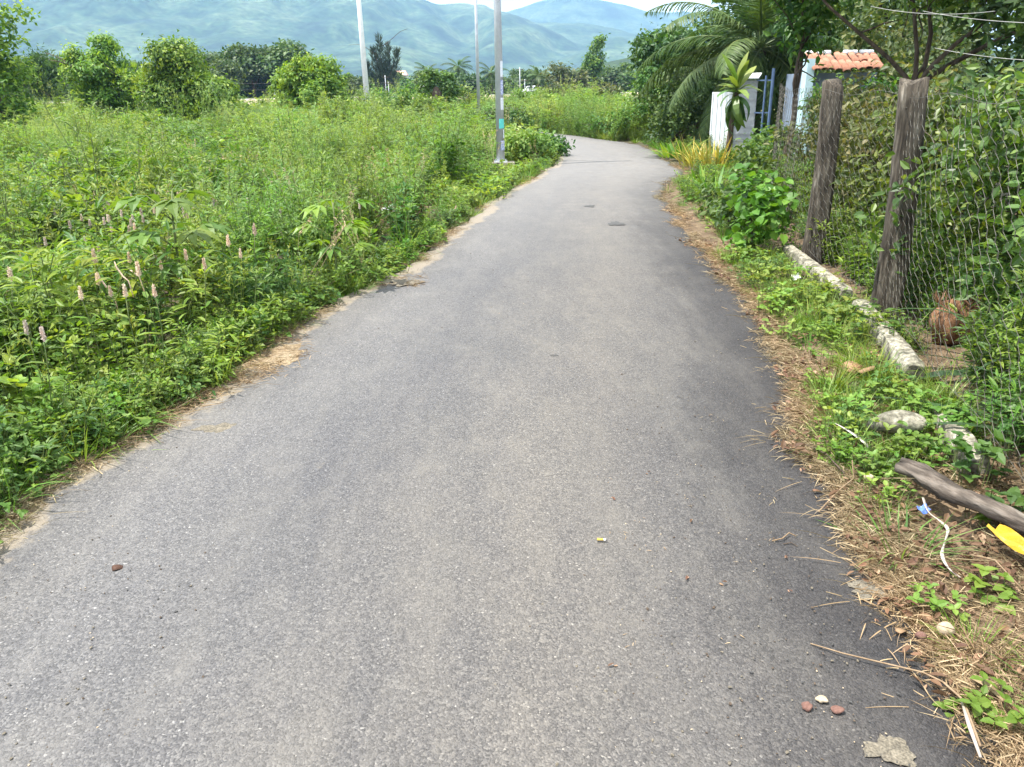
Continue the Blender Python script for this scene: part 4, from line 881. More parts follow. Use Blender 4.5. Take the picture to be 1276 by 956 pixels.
# big-leaved climber beside the far post
bls = [(0, 0, .32, .26, .24, .24), (.05, .3, .5, .22, .24, .2), (.0, .5, .66, .16, .2, .14), (-.12, -.1, .16, .22, .22, .15)]
tree('broadleaf_shrub', 'bright heart-leaved climber at the foot of the farther fence post', 'shrub', (2.42, 7.75, 0), bls, 430, T_HEART, .085, .072, M['lush'], r0=.012, spread=.09, up=.7, droop=.6, per=5)
bls = [(0, 0, .25, .3, .4, .26), (.2, .9, .28, .32, .5, .28), (.5, 2.0, .32, .36, .5, .32)]
tree('broadleaf_shrub', 'mid green shrub growing through the fence beyond the farther post', 'shrub', (2.85, 8.9, 0), bls, 1600, T_OVAL, .085, .05, M['weed_dark'], r0=.02, spread=.1, up=.6)
bls = [(0, 0, .3, .3, .35, .32), (.3, .8, .5, .35, .5, .45)]
tree('broadleaf_shrub', 'leafy shrub at the foot of the blue gate post', 'shrub', (4.35, 13.9, 0), bls, 1700, T_OVAL, .1, .06, M['tree_mid'], r0=.02, spread=.12, up=.6)
bls = [(0, 0, .18, .3, .5, .2), (.1, .8, .2, .28, .45, .22)]
tree('broadleaf_shrub', 'low dark weeds bulging from the fence onto the verge', 'shrub', (2.55, 9.1, 0), bls, 900, T_OVAL, .075, .045, M['weed_dark'], r0=.012, spread=.09, up=.6)

# hedge behind the wire, one shrub after another
hedges = [(2.75, 2.3, .95, 1.9, 'hedge', 'glossy dark hedge shrub nearest the camera behind the wire', 2300),
          (3.25, 3.7, .85, 1.75, 'hedge', 'glossy hedge shrub behind the wire over the coconut husk', 2600),
          (3.35, 5.0, .75, 1.55, 'hedge', 'hedge shrub seen through the wire just in front of the nearer post', 2500),
          (3.55, 6.4, .75, 1.5, 'hedge', 'hedge shrub framed between the two wooden posts', 2500),
          (3.75, 7.9, .7, 1.5, 'hedge_brown', 'brownish hedge shrub behind the farther wooden post', 2400),
          (4.1, 9.5, .8, 1.42, 'hedge_brown', 'dull brownish hedge shrub beyond the farther post', 2300),
          (4.75, 11.3, .8, 1.45, 'hedge_brown', 'brown-green hedge shrub next to the blue gate post', 2300),
          (4.1, 3.4, 1.0, 2.25, 'tree_yel', 'tall yellow-green bush rising over the hedge', 2300),
          (4.6, 5.6, 1.0, 2.1, 'tree_yel', 'yellowing bush behind the nearer post and below the canopy', 2300)]
for hx, hy, hw, hh, mk, lab, n in hedges:
    bls = [(0, 0, hh * .62, hw * .8, hw, hh * .36), (-.05, .2, hh * .35, hw * .7, hw * .9, hh * .36), (.1, -.4, hh * .75, hw * .6, hw * .6, hh * .25), (.1, .5, hh * .8, hw * .55, hw * .6, hh * .22), (-.1, -.3, hh * .2, hw * .6, hw * .7, hh * .22)]
    tree('hedge_shrub', lab, 'hedge', (hx, hy, 0), bls, int(n * 1.6), T_OVAL, .075, .038, M[mk], r0=.025, spread=.12, up=.35, inner=.35, shell=.6, per=6,
         tips=[(0, 0, hh * .85), (.3, .4, hh * .7), (-.2, -.5, hh * .75), (.1, .7, hh * .6), (0, -.7, hh * .6)])

bls = [(0, 0, .9, .7, .5, .62), (.7, -.2, .85, .6, .5, .62), (-.5, -.2, .75, .5, .4, .5)]
tree('garden_shrub', 'leafy shrub hiding the wall under the clay tile roof', 'shrub', (6.35, 15.3, 0), bls, 3600, T_OVAL, .1, .05, M['tree_mid'], r0=.03, spread=.14, up=.5)
# garden trees behind the fence
bls = [(0, 0, 3.7, 1.5, 1.5, .9), (-1.3, .3, 3.4, 1.0, 1.1, .75), (1.5, -.3, 3.2, 1.2, 1.2, .9), (.6, -.6, 3.0, .9, .8, .55), (2.2, .2, 2.6, .9, .9, .6), (.3, 1.0, 3.9, 1.4, 1.2, .8), (-.8, -.8, 3.6, 1.0, 1.0, .8), (2.3, -1.2, 3.1, 1.1, 1.1, .8)]
tree('garden_tree', 'spreading dark-trunked tree with a dim canopy overhanging the tiled roof', 'tree', (5.35, 11.6, 0), bls, 16000, T_LANCE, .17, .06, M['tree_mid'], r0=.065, spread=.22, up=.4, inner=.3,
     tips=[(0, 0, 3.4), (-1.2, .3, 2.9), (1.4, -.3, 3.1), (.3, 1.0, 3.9), (2.2, -1.1, 3.1)])
bls = [(.1, 0, 2.5, .5, .5, .7), (.25, .1, 2.0, .3, .4, .45), (.4, .2, 3.2, .7, .7, .6), (0, 0, 3.6, .7, .7, .6)]
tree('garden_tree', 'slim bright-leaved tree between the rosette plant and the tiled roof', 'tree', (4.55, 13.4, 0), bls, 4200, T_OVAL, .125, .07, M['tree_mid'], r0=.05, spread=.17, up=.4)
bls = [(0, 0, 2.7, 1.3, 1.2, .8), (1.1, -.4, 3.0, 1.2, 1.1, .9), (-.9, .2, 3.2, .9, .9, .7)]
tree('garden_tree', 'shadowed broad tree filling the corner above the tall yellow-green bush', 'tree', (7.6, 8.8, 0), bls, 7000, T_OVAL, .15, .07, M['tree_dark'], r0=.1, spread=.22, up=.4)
bls = [(0, 0, 2.2, 2.2, 1.6, 1.7), (2.5, -.6, 2.3, 2.0, 1.5, 1.9), (5.0, -2.5, 2.4, 2.0, 1.8, 2.0), (-.8, .4, 3.4, 1.4, 1.2, .9)]
tree('background_tree', 'deep green tree mass closing the garden behind the house', 'tree', (10.5, 22.5, 0), bls, 9000, T_FOLD, .26, .13, M['tree_dark'], r0=.15, spread=.35, up=.4)
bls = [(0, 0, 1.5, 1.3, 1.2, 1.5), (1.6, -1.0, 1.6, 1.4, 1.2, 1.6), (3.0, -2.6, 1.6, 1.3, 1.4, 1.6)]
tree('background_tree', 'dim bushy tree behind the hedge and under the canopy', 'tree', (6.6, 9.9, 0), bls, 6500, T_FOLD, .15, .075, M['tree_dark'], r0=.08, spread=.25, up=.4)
bls = [(0, 0, 1.3, 1.4, 1.2, 1.3), (.6, 1.5, 1.5, 1.4, 1.2, 1.5), (-.2, -1.2, 1.2, 1.0, 1.0, 1.2)]
tree('background_tree', 'shaded bush beyond the tiled roof', 'tree', (8.6, 18.4, 0), bls, 5200, T_FOLD, .16, .08, M['hedge_brown'], r0=.06, spread=.25, up=.4)

# far trees beyond the embankment
far_proto = {}
def far_tree(kind, loc, sc, rz=0, label=None, group=None):
    labs = {'round': 'rounded dark green tree in the far belt beyond the embankment', 'bushy': 'low bushy tree in the far belt beyond the embankment', 'pale': 'paler yellowish tree in the far belt beyond the embankment'}
    if kind not in far_proto:
        bls = {'round': [(0, 0, 4.2, 2.4, 2.2, 1.9), (-1.4, 0, 3.0, 1.6, 1.5, 1.4), (1.5, .2, 3.2, 1.7, 1.5, 1.5), (.4, 0, 5.3, 1.4, 1.3, 1.1)],
               'bushy': [(0, 0, 2.0, 2.6, 2.0, 1.8), (-2.0, 0, 1.6, 1.8, 1.6, 1.4), (2.1, 0, 1.5, 1.7, 1.6, 1.4), (.6, 0, 3.0, 1.5, 1.3, .9)],
               'pale': [(0, 0, 4.0, 1.8, 1.8, 1.6), (-.9, 0, 2.6, 1.5, 1.4, 1.3), (1.0, 0, 5.4, 1.3, 1.2, 1.1), (1.1, 0, 2.6, 1.5, 1.4, 1.3)]}[kind]
        far_proto[kind] = tree('far_tree', labs[kind], 'tree', loc, bls, 3200, T_DIA, .55, .3, M[{'round': 'tree_dark', 'bushy': 'tree_dark', 'pale': 'tree_mid'}[kind]], r0=.2, spread=.5, group='trees in the belt beyond the embankment')
        far_proto[kind].scale = (sc, sc, sc); far_proto[kind].rotation_euler[2] = rz
        if label: far_proto[kind]['label'] = label; far_proto[kind]['group'] = group
    else: dup(far_proto[kind], loc, rz, sc, label or labs[kind], group or 'trees in the belt beyond the embankment')
for i, px_ in enumerate(np.concatenate([np.arange(268, 376, 16), np.arange(424, 860, 17)])):
    Yd = 118 + 45 * rng.random(); x = atY(px_, 110, Yd).x; kd = ['round', 'bushy', 'bushy', 'pale', 'bushy'][i % 5]
    if px_ < 380: kd = 'round'; Yd = 112 + 12 * rng.random(); x = atY(px_, 110, Yd).x; s = .95 + .25 * rng.random() - (.25 if px_ < 285 else 0)
    else: s = {'round': .62, 'bushy': 1.05, 'pale': .66}[kd] * (.68 + .3 * rng.random()) * Yd / 140
    if 720 < px_: s *= 1.18
    far_tree(kd, (x, Yd, -.05), s, rng.random() * 6, *(('tall dark tree in the clump between the broad and the dome-shaped vine trees', 'tall dark trees beyond the bare bank') if px_ < 380 else ()))
for i, px_ in enumerate(np.arange(-40, 300, 24)):
    Yd = 120 + 40 * rng.random(); far_tree(['bushy', 'round'][i % 2], (atY(px_, 110, Yd).x, Yd, -.05), .8 + .3 * rng.random(), rng.random() * 6, 'distant dark tree mostly hidden behind the vine-smothered trees', 'distant trees behind the vine trees')
bls = [(0, 0, 2.2, 2.6, 2, 2.0), (-1.8, 0, 1.8, 1.8, 1.5, 1.6), (1.9, 0, 1.7, 1.8, 1.5, 1.5)]
tree('far_tree', 'grey-brown bare-looking bush in the far belt left of the pale tall tree', 'tree', (atY(705, 110, 120).x, 120, -.05), bls, 3000, T_DIA, .5, .2, M['hedge_brown'], r0=.12, spread=.5)
bls = [(0, 0, 6.2, 1.3, 1.2, 1.2), (-.7, 0, 4.8, 1.2, 1.2, 1.0), (.9, 0, 5.0, 1.2, 1.2, 1.0), (0, 0, 3.2, 1.6, 1.4, 1.3)]
tree('far_tree', 'tall pale green tree standing above the far belt', 'tree', (atY(741, 110, 125).x, 125, -.05), bls, 3200, T_DIA, .45, .25, M['tree_mid'], r0=.15, spread=.4)
for px_ in (268, 292, 316, 340, 362, 446):
    Yd = 119 + 6 * rng.random(); far_tree('bushy', (atY(px_, 110, Yd).x, Yd, -.3), .85, rng.random() * 6, 'low dark bush filling under the tall dark trees on the bank', 'low bushes on the bank')
# casuarina: narrow feathery columns
t = thing('casuarina_tree', 'feathery grey-green casuarina with several pointed tops', 'tree', (atY(479, 110, 122).x, 122, -.05))
b = Buf()
for (x, zt, r) in ((-1.3, 6.6, 1.0), (-.3, 8.3, 1.0), (.9, 7.2, .9), (2.2, 6.4, .8), (-2.5, 4.9, .9), (.2, 4.6, 1.9)):
    n = 520; z = zt * (.25 + .75 * rng.random(n)); rr = r * (1.12 - z / zt) * rng.random(n) ** .5 * 1.5 * (.55 + .45 * np.sin(z * 5 + x)); a = rng.random(n) * 2 * pi
    P = np.column_stack([x * (.4 + .6 * z / zt) + rr * np.cos(a), rr * np.sin(a), z]); D = nrm(np.column_stack([np.cos(a) * .6, np.sin(a) * .6, np.full(n, 1.1)]) + rng.normal(size=(n, 3)) * .3)
    b.leaves(T_DIA, P, D, rng.normal(size=(n, 3)), .9, .085)
b.obj('crown', [M['casuarina']], t); q = Buf(True); trunk(q, (0, 0, 0), [(-.9, 0, 6.8), (-.2, 0, 7.8), (.8, 0, 6.6), (1.7, 0, 5.8)], .2, fork=.3).obj('trunk', M['bark'], t)
fp = None
for px_, py_, Yd, lab in ((571, 84, 128, 'tall slender far palm standing clear above the belt'), (532, 91, 132, 'far palm between casuarina and the clear-standing palm'), (612, 91, 130, 'dim far palm behind the stickered pole'), (671, 95, 128, 'low far palm beside the thin white utility pole')):
    p = atY(px_, py_, Yd)
    if fp is None: fp = palm(lab, (p.x, Yd, 0), p.z, 2.7, 17, .2, name='far_palm_tree', elev=(1.2, -.5), droop=(.9, 1.5), lw=.75); fz = p.z
    else: dup(fp, (p.x, Yd, -(fz - p.z)), rng.random() * 6, 1.0, lab)

# ================================================================== poles, wires
def pole(name, label, base, top_xy, h, r0, r1, mat, sides=12):
    t = thing(name, label, 'pole', base); q = Buf(True); q.tube([(0, 0, 0), (top_xy[0] * .5, top_xy[1] * .5, h / 2), (*top_xy, h)], [r0, (r0 + r1) / 2, r1], sides); q.obj('pole_shaft', mat, t); return t
base = at(624, 207); t = pole('lamp_post', 'grey steel pole with cyan and blue stickers on a concrete footing', (base.x, base.y, 0), (0, 0), 7.2, .088, .05, M['galv'])
q = Buf(); q.box((0, 0, .02), (.62, .42, .12), taper=.94); q.obj('concrete_footing', M['concrete'], t)
q = Buf(); q.box((0, 0, .09), (.28, .28, .022)); bp = q.obj('base_plate', M['galv'], t)
for sx in (-1, 1):
    for sy in (-1, 1): q = Buf(); q.tube([(sx * .11, sy * .11, .09), (sx * .11, sy * .11, .135)], .012, 6); q.obj('bolt', M['galv'], bp)
def sticker(t, z0, z1, a0, a1, mat, nm='sticker', lab=None, r0=.088, r1=.05, h=7.2):
    b = Buf(True); A = np.linspace(a0, a1, 7); V = []
    for z in (z0, z1):
        r = r0 + (r1 - r0) * z / h + .0025
        for a in A: V.append((r * math.cos(a), r * math.sin(a), z))
    f = []
    for i in range(6): f += [(i, i + 1, i + 8), (i, i + 8, i + 7)]
    o = b.add(V, f).obj(nm, mat, t)
    if lab: o['label'] = lab
zof = lambda py_: atY(624, py_, base.y).z
sticker(t, zof(160), zof(148), -1.75, -.15, M['cyan'], lab='cyan sticker')
sticker(t, zof(172), zof(161), -.75, -.1, M['stickwhite'], lab='narrow white sticker')
sticker(t, zof(187), zof(175), -1.45, -.05, M['stickblue'], lab='white sticker printed in blue')
sticker(t, zof(137), zof(122), -1.3, -.1, M['stickwhite'], lab='pale upper sticker')
sticker(t, zof(118), zof(100), -1.2, -.1, M['stickblue'], lab='blue and white upper sticker')
sticker(t, zof(96), zof(76), -1.2, -.2, M['stickwhite'], lab='topmost pale sticker')
p = atY(597, 149, 42); pole('lamp_post', 'thin grey pole farther along the bend, unstickered', (p.x, 42, 0), (-.0, 0), 8.5, .085, .06, M['galv'])
p = atY(457.5, 122, 47); pt = atY(446.5, -3, 47); pole('concrete_pole', 'leaning white concrete pole rising behind the dome-shaped vine tree', (p.x, 47, 0), ((pt.x - p.x) * 1.4, 0), 9.5, .17, .09, M['whitepole'])
for px_, py0, py1, Yd, r, lab in ((648, 84, 116, 108, .11, 'thin white utility pole above the far road'), (481, 94, 113, 112, .1, 'short utility pole below the casuarina'), (738, 72, 95, 150, .1, 'faint utility pole before the tall pale tree'),
                                  (343, 106, 121, 100, .1, 'short post near the dark far trees'), (350, 108, 121, 100, .08, 'thin post standing close beside the short post'), (654, 99, 116, 104, .08, 'short cross-armed pole beside the thin white utility pole'), (484.5, 102, 114, 104, .09, 'second short pole below the casuarina')):
    p0 = atY(px_, py1, Yd); p1 = atY(px_, py0, Yd); t = pole('utility_pole', lab, (p0.x, Yd, 0), (0, 0), p1.z, r * .6, r * .4, M['galv'], 7)
    q = Buf(); q.box((0, 0, p1.z * .93), (.9, .07, .07)); q.obj('cross_arm', M['bark'], t)
p0 = atY(739, 113, 97); 
def cable(label, A, B, sag, r, mat, name='cable', group=None):
    A = np.array(A, float); B = np.array(B, float); s = np.linspace(0, 1, 28)[:, None]; P = A + (B - A) * s; P[:, 2] -= 4 * sag * (s * (1 - s))[:, 0]
    q = Buf(True); q.tube(P, r, 4); return tag(q.obj(name, mat), label, 'cable', group)
for k, (lab) in enumerate(('uppermost dark overhead cable crossing the hazy mountain', 'middle dark overhead cable crossing the hazy mountain', 'lowest dark overhead cable crossing the hazy mountain')):
    cable(lab, (-55, 65.5, 8.3 - .28 * k), (base.x, base.y, 5.75 - .06 * k), .75 + .05 * k, .009, M['cable'])
for k, (py0, py1) in enumerate(((97, 96), (105, 104))):
    A = atY(250, py0 + 7, 105); B = atY(830, py1 - 2, 105); cable(['upper thin wire strung between the far utility poles', 'lower thin wire strung between the far utility poles'][k], A, B, .3, .004, M['cable_pale'])
for k, (a, b_) in enumerate((((1150, 14, 9.0), (1420, 28, 6.0)), ((1165, 60, 8.6), (1420, 76, 6.0)), ((1085, 8, 9.5), (1240, 14, 8.5)))):
    cable(['pale cable strung above the yellow-green bush', 'pale cable just over the top of the hedge', 'short pale cable high in the canopy'][k], atY(*a), atY(*b_), .05, .003, M['cable_pale'])

# ================================================================== fence with posts, wire, concrete beam
fence = thing('wire_fence', 'chain-link wire fence on weathered wooden posts and broken concrete beam', 'fence', (FENCE[0][0], FENCE[0][1], 0))
fo = np.array([FENCE[0][0], FENCE[0][1], 0])
def fpath(s):
    d = np.concatenate([[0], np.cumsum(np.linalg.norm(np.diff(FENCE, axis=0), axis=1))]); return np.column_stack([np.interp(s, d, FENCE[:, 0]), np.interp(s, d, FENCE[:, 1])])
FL = float(np.linalg.norm(np.diff(FENCE, axis=0), axis=1).sum())
def post(px_, py_, ptop, w, d_, seed):
    b0 = at(px_, py_, 0.0); b0 = np.array([b0.x, b0.y, 0]); rr = np.random.default_rng(seed); q = Buf(True); n = 16; V = []
    dx, dy = ptop; A = np.linspace(0, 2 * pi, 14, endpoint=False)
    for i in range(n):
        s = i / (n - 1); z = -.1 + 1.66 * s
        sq = np.sign(np.cos(A)) * np.abs(np.cos(A)) ** .45; sw = np.sign(np.sin(A)) * np.abs(np.sin(A)) ** .45
        ww = w * (1.08 - .16 * s) * .5; dd = d_ * (1.05 - .1 * s) * .5
        jit = 1 + .09 * (rr.random(14) - .5) + .20 * np.sin(A * 5 + 1.3 * seed) * (.4 + .6 * np.sin(s * 7 + seed) ** 2) * .6
        zt = z + (.09 * (rr.random(14) - .4) if i == n - 1 else 0)
        bow = .03 * math.sin(s * pi)
        V.append(np.column_stack([sq * ww * jit + dx * s + bow, sw * dd * jit + dy * s, np.full(14, 1.0) * zt]))
    V = np.concatenate(V + [np.array([[dx + .0, dy, 1.585]])]); f = []
    for i in range(n - 1):
        for k in range(14):
            a = i * 14 + k; c = i * 14 + (k + 1) % 14; f += [(a, c, c + 14), (a, c + 14, a + 14)]
    for k in range(14): f.append((len(V) - 1, (n - 1) * 14 + k, (n - 1) * 14 + (k + 1) % 14))
    q.add(V, f); o = q.obj('post', M['post'], fence, b0 - fo + np.array([.0, .0, 0])); return o
def nails(o_, zs):
    for k_, z_ in enumerate(zs): q = Buf(True); q.tube([(-.06 + .05 * (k_ % 3), -.055, z_), (-.06 + .05 * (k_ % 3), -.085, z_ + .004)], .004, 5); q.obj('nail', M['wire'], o_)
o = post(1098, 400, (-.03, .0), .175, .13, 3); nails(o, (.3, .7, 1.1, 1.42)); o['label'] = 'nearer weathered wooden post with jagged bark'; o.rotation_euler[2] = -.3
o = post(1008, 330, (.02, .0), .175, .13, 8); o['label'] = 'farther dark wooden post'; o.rotation_euler[2] = -.35
# wire: interlocking zig-zag strands
def wire_mesh():
    b = Buf(); pitch = .062; hz = .058; H0, H1 = .12, 1.52; nseg = int((H1 - H0) / hz); nst = int(FL / pitch); Vs = []; Fs = []; n0 = 0
    zz = np.linspace(H0, H1, nseg + 1)
    for k in range(nst):
        s0 = (k + .5) * pitch; zig = np.where(np.arange(nseg + 1) % 2 == 0, -.5, .5) * pitch * 1.06 * (1 if k % 2 == 0 else -1)
        # soften the corner so cells read hexagonal
        s = s0 + zig * (1 + .12 * rng.normal(size=nseg + 1)); P2 = fpath(np.clip(s, 0, FL)); bulge = .035 * np.sin(s * 1.9) * np.sin((zz - H0) / (H1 - H0) * pi) + .012 * np.sin(s * 7 + zz * 5)
        tang = nrm(fpath(np.clip(s + .05, 0, FL)) - fpath(np.clip(s - .05, 0, FL))); nx_ = np.column_stack([tang[:, 1], -tang[:, 0]])
        P2 = P2 - nx_ * (.06 + bulge[:, None]); zj = zz + .01 * np.sin(s * 3.1 + zz * 2) - .02 * np.sin(s * .9)
        # each zigzag vertex doubled: short vertical twist between diagonals
        tw = hz * .22; Z = np.repeat(zj, 2) + np.tile([-tw, tw], nseg + 1); PP = np.repeat(P2, 2, 0)
        pts = np.column_stack([PP, Z]); m = len(pts); r = .0012
        tri = np.array([(r, 0), (-r * .6, r), (-r * .6, -r)]); tg = np.repeat(tang, 2, 0); nn = np.repeat(nx_, 2, 0)
        ring = np.stack([pts + np.column_stack([tg * a + nn * c, np.zeros(m)]) for a, c in tri], 1)
        Vs.append(ring.reshape(-1, 3)); i = np.arange(m - 1)[:, None] * 3 + n0
        for a in range(3):
            c = (a + 1) % 3; Fs.append(np.column_stack([i[:, 0] + a, i[:, 0] + c, i[:, 0] + c + 3])); Fs.append(np.column_stack([i[:, 0] + a, i[:, 0] + c + 3, i[:, 0] + a + 3]))
        n0 += m * 3
    b.add(np.concatenate(Vs) - fo, np.concatenate(Fs)); o = b.obj('wire_netting', M['wire'], fence); o['kind'] = 'stuff'
    for z in (1.5, .14):
        q = Buf(); P2 = fpath(np.linspace(0, FL, 90)); q.tube(np.column_stack([P2[:, 0] - .06, P2[:, 1], np.full(90, z) + .02 * np.sin(np.arange(90) * .7)]) - fo, .0014, 4); q.obj('straining_wire', M['wire'], fence)
wire_mesh()
def beam(s0, s1, seed, w=.15, h=.15, z=.05, off=-.13):
    n = max(8, int((s1 - s0) / .07)); S_ = np.linspace(s0, s1, n); P2 = fpath(S_); tg = nrm(np.gradient(P2, axis=0)); nx_ = np.column_stack([tg[:, 1], -tg[:, 0]]); rr = np.random.default_rng(seed); V = []
    sec = [(-.5, -.5), (-.52, .1), (-.42, .42), (-.2, .5), (.2, .5), (.42, .42), (.52, .1), (.5, -.5)]
    for i in range(n):
        e = .8 if i in (0, n - 1) else 1
        for a, c in sec:
            j = rr.normal(size=2) * .0035; q = P2[i] + nx_[i] * (off + 0 * a) * -1 * -1 + nx_[i] * (a * w * e + j[0]); V.append((q[0], q[1], z + c * h * e + j[1]))
    f = []
    for i in range(n - 1):
        for k in range(8): a = i * 8 + k; c = i * 8 + (k + 1) % 8; f += [(a, c, c + 8), (a, c + 8, a + 8)]
    for k in range(1, 7): f += [(0, k, k + 1), ((n - 1) * 8, (n - 1) * 8 + k + 1, (n - 1) * 8 + k)]
    q = Buf(False); q.add(np.array(V) - fo, f); return q.obj('concrete_beam', M['concrete'], fence)
sY = lambda y: float(np.interp(y, FENCE[:, 1], np.concatenate([[0], np.cumsum(np.linalg.norm(np.diff(FENCE, axis=0), axis=1))])))
beam(sY(5.75), sY(7.5), 1, .115, .12, z=.07); beam(sY(4.05), sY(5.5), 2, .12, .12, z=.065); beam(sY(2.95), sY(3.5), 3, .11, .1, z=.045); beam(sY(1.0), sY(2.2), 4, .1, .1, z=.0)

# ================================================================== gate, house, far things
gp = at(898, 190)
t = thing('metal_gate', 'white and grey sheet-metal gate under a small white sheet with a blue post', 'gate', (gp.x, gp.y, 0), -.45)
q = Buf(); q.box((-.06, 0, .68), (.46, .06, 1.36)); q.obj('white_panel', M['white'], t)
for i in range(5): q = Buf(); q.tube([(-.27 + .105 * i, -.035, .02), (-.27 + .105 * i, -.035, 1.35)], .012, 5); q.obj('panel_rib', M['white'], t)
q = Buf(); q.box((.48, .1, .8), (.46, .05, 1.6)); q.obj('grey_panel', M['greysheet'], t)
for i in range(10): q = Buf(); q.box((.48, .068, .12 + .155 * i), (.45, .02, .035)); q.obj('louvre_slat', M['greysheet'], t)
q = Buf(); q.box((.5, .1, 1.7), (.5, .4, .03), Matrix.Rotation(.25, 4, 'X')); q.obj('sheet_roof', M['white'], t)
for x_, z_ in ((1.05, 1.85), (.9, 1.7)): q = Buf(); q.tube([(x_, -.02, 0), (x_, -.02, z_)], .035 if x_ > 1 else .022, 8); q.obj('blue_post', M['bluepaint'], t)
for z_ in (1.6, .9): q = Buf(); q.box((.88, .0, z_), (.36, .02, .03)); q.obj('blue_rail', M['bluepaint'], t)

hb = atY(1047, 112, 17.5)
t = thing('house', 'small pale blue outbuilding with a red clay tile roof among the trees', 'house', (hb.x, 17.5, -.24))
q = Buf(); q.box((.05, .75, .98), (1.5, 1.2, 1.96)); q.obj('wall', M['shadewall'], t)
q = Buf(); q.box((-.72, -.02, 1.12), (.17, .3, 2.24), taper=.9); q.obj('pale_pillar', M['paleblue'], t)
q = Buf(); q.box((.06, .17, 2.165), (1.46, .62, .03), Matrix.Rotation(.42, 4, 'X')); q.obj('roof_board', M['bark'], t)
b = Buf(True); A = np.linspace(0, pi, 6); V = []
for yy, rr_, zz_ in ((-.19, .083, .0), (.19, .07, .012)):
    for a in A: V.append((rr_ * math.cos(a), yy, zz_ + rr_ * .55 * math.sin(a)))
for yy, rr_, zz_ in ((-.19, .068, .0), (.19, .056, .012)):
    for a in A: V.append((rr_ * math.cos(a), yy, zz_ + rr_ * .5 * math.sin(a) - .004))
f = []
for i in range(5): f += [(i, i + 1, i + 7), (i, i + 7, i + 6), (12 + i, 19 + i, 13 + i), (12 + i, 18 + i, 19 + i), (i, 12 + i, 13 + i), (i, 13 + i, i + 1)]
b.add(V, f); tile = b.mesh('tile', M['rooftile'])
for r_ in range(2):
    for i in range(10):
        o = link('tile', tile, t, (-.62 + .15 * i + .01 * rng.normal(), -.09 + .3 * r_, 2.10 + .3 * r_ * math.tan(.42) + .012 * rng.normal())); o.rotation_euler = (.42 + .05 * rng.normal(), .04 * rng.normal(), .05 * rng.normal())
for x_ in (-.62, -.28, .28, .62): q = Buf(True); q.tube([(x_ - .14, .42, 2.36), (x_ + .14, .42, 2.36)], .05, 8); q.obj('ridge_cap', M['white'], t)

p = atY(499, 97, 170); t = thing('far_house', 'small white house with a salmon roof peeking over the far trees', 'house', (p.x, 170, 0))
q = Buf(); q.box((0, 0, 1.9), (2.6, 3, 3.8)); q.obj('wall', M['white'], t)
q = Buf(); q.add([(-1.5, -1.7, 3.75), (1.5, -1.7, 3.75), (1.5, 1.7, 3.75), (-1.5, 1.7, 3.75), (-1.1, 0, 4.6), (1.1, 0, 4.6)], [(0, 1, 5), (0, 5, 4), (2, 3, 4), (2, 4, 5), (1, 2, 5), (3, 0, 4), (0, 2, 1), (0, 3, 2)]); q.obj('roof', M['salmon'], t)
p = atY(525, 110, 101); t = thing('road_sign', 'white rounded sign board facing the field on the far road', 'sign', (p.x, 101, .5))
q = Buf(True); q.tube([(0, .03, 0), (0, .03, 1.0)], .04, 6); q.obj('post', M['galv'], t); q = Buf(True); q.tube([(0, -.02, .95), (0, .02, .95)], [.42, .42], 18); q.obj('sign_plate', M['white'], t)
def car(label, loc):
    t = thing('car', label, 'car', loc)
    prof = [(-2.0, .35), (-2.05, .75), (-1.6, .88), (-1.0, .95), (-.55, 1.38), (.7, 1.45), (1.35, 1.0), (1.95, .9), (2.05, .4)]
    V = [(x, y, z) for y in (-.8, .8) for x, z in prof]; n = len(prof); f = []
    for i in range(n): j = (i + 1) % n; f += [(i, j, j + n), (i, j + n, i + n)]
    for k in range(1, n - 1): f += [(0, k + 1, k), (n, n + k, n + k + 1)]
    q = Buf(False); q.add(V, f); q.obj('body', M['carwhite'], t)
    q = Buf(); q.add([(-.82, -.805, .98), (1.0, -.805, 1.02), (.62, -.805, 1.34), (-.48, -.805, 1.30)], [(0, 1, 2), (0, 2, 3)]); q.add([(-.98, -.7, .985), (-.98, .7, .985), (-.6, .65, 1.35), (-.6, -.65, 1.35)], [(0, 1, 2), (0, 2, 3)]); q.obj('window', M['glass'], t)
    for x_ in (-1.25, 1.25):
        for y_ in (-.8, .8): q = Buf(True); q.tube([(x_, y_ - .09, .32), (x_, y_ + .09, .32)], .32, 14); wh = q.obj('wheel', M['rubber'], t); q = Buf(True); q.tube([(x_, y_ - .095, .32), (x_, y_ + .095, .32)], .19, 12); q.obj('rim', M['galv'], wh)
    return t
p = atY(566, 114, 140); c1 = car('white car on the far road below the clear-standing palm', (p.x, 140, -.05)); c1.rotation_euler[2] = .9
p = atY(664, 114, 140); dup(c1, (p.x, 140, -.05), .8, 1.0, 'white car on the far road beside the thin white utility pole')

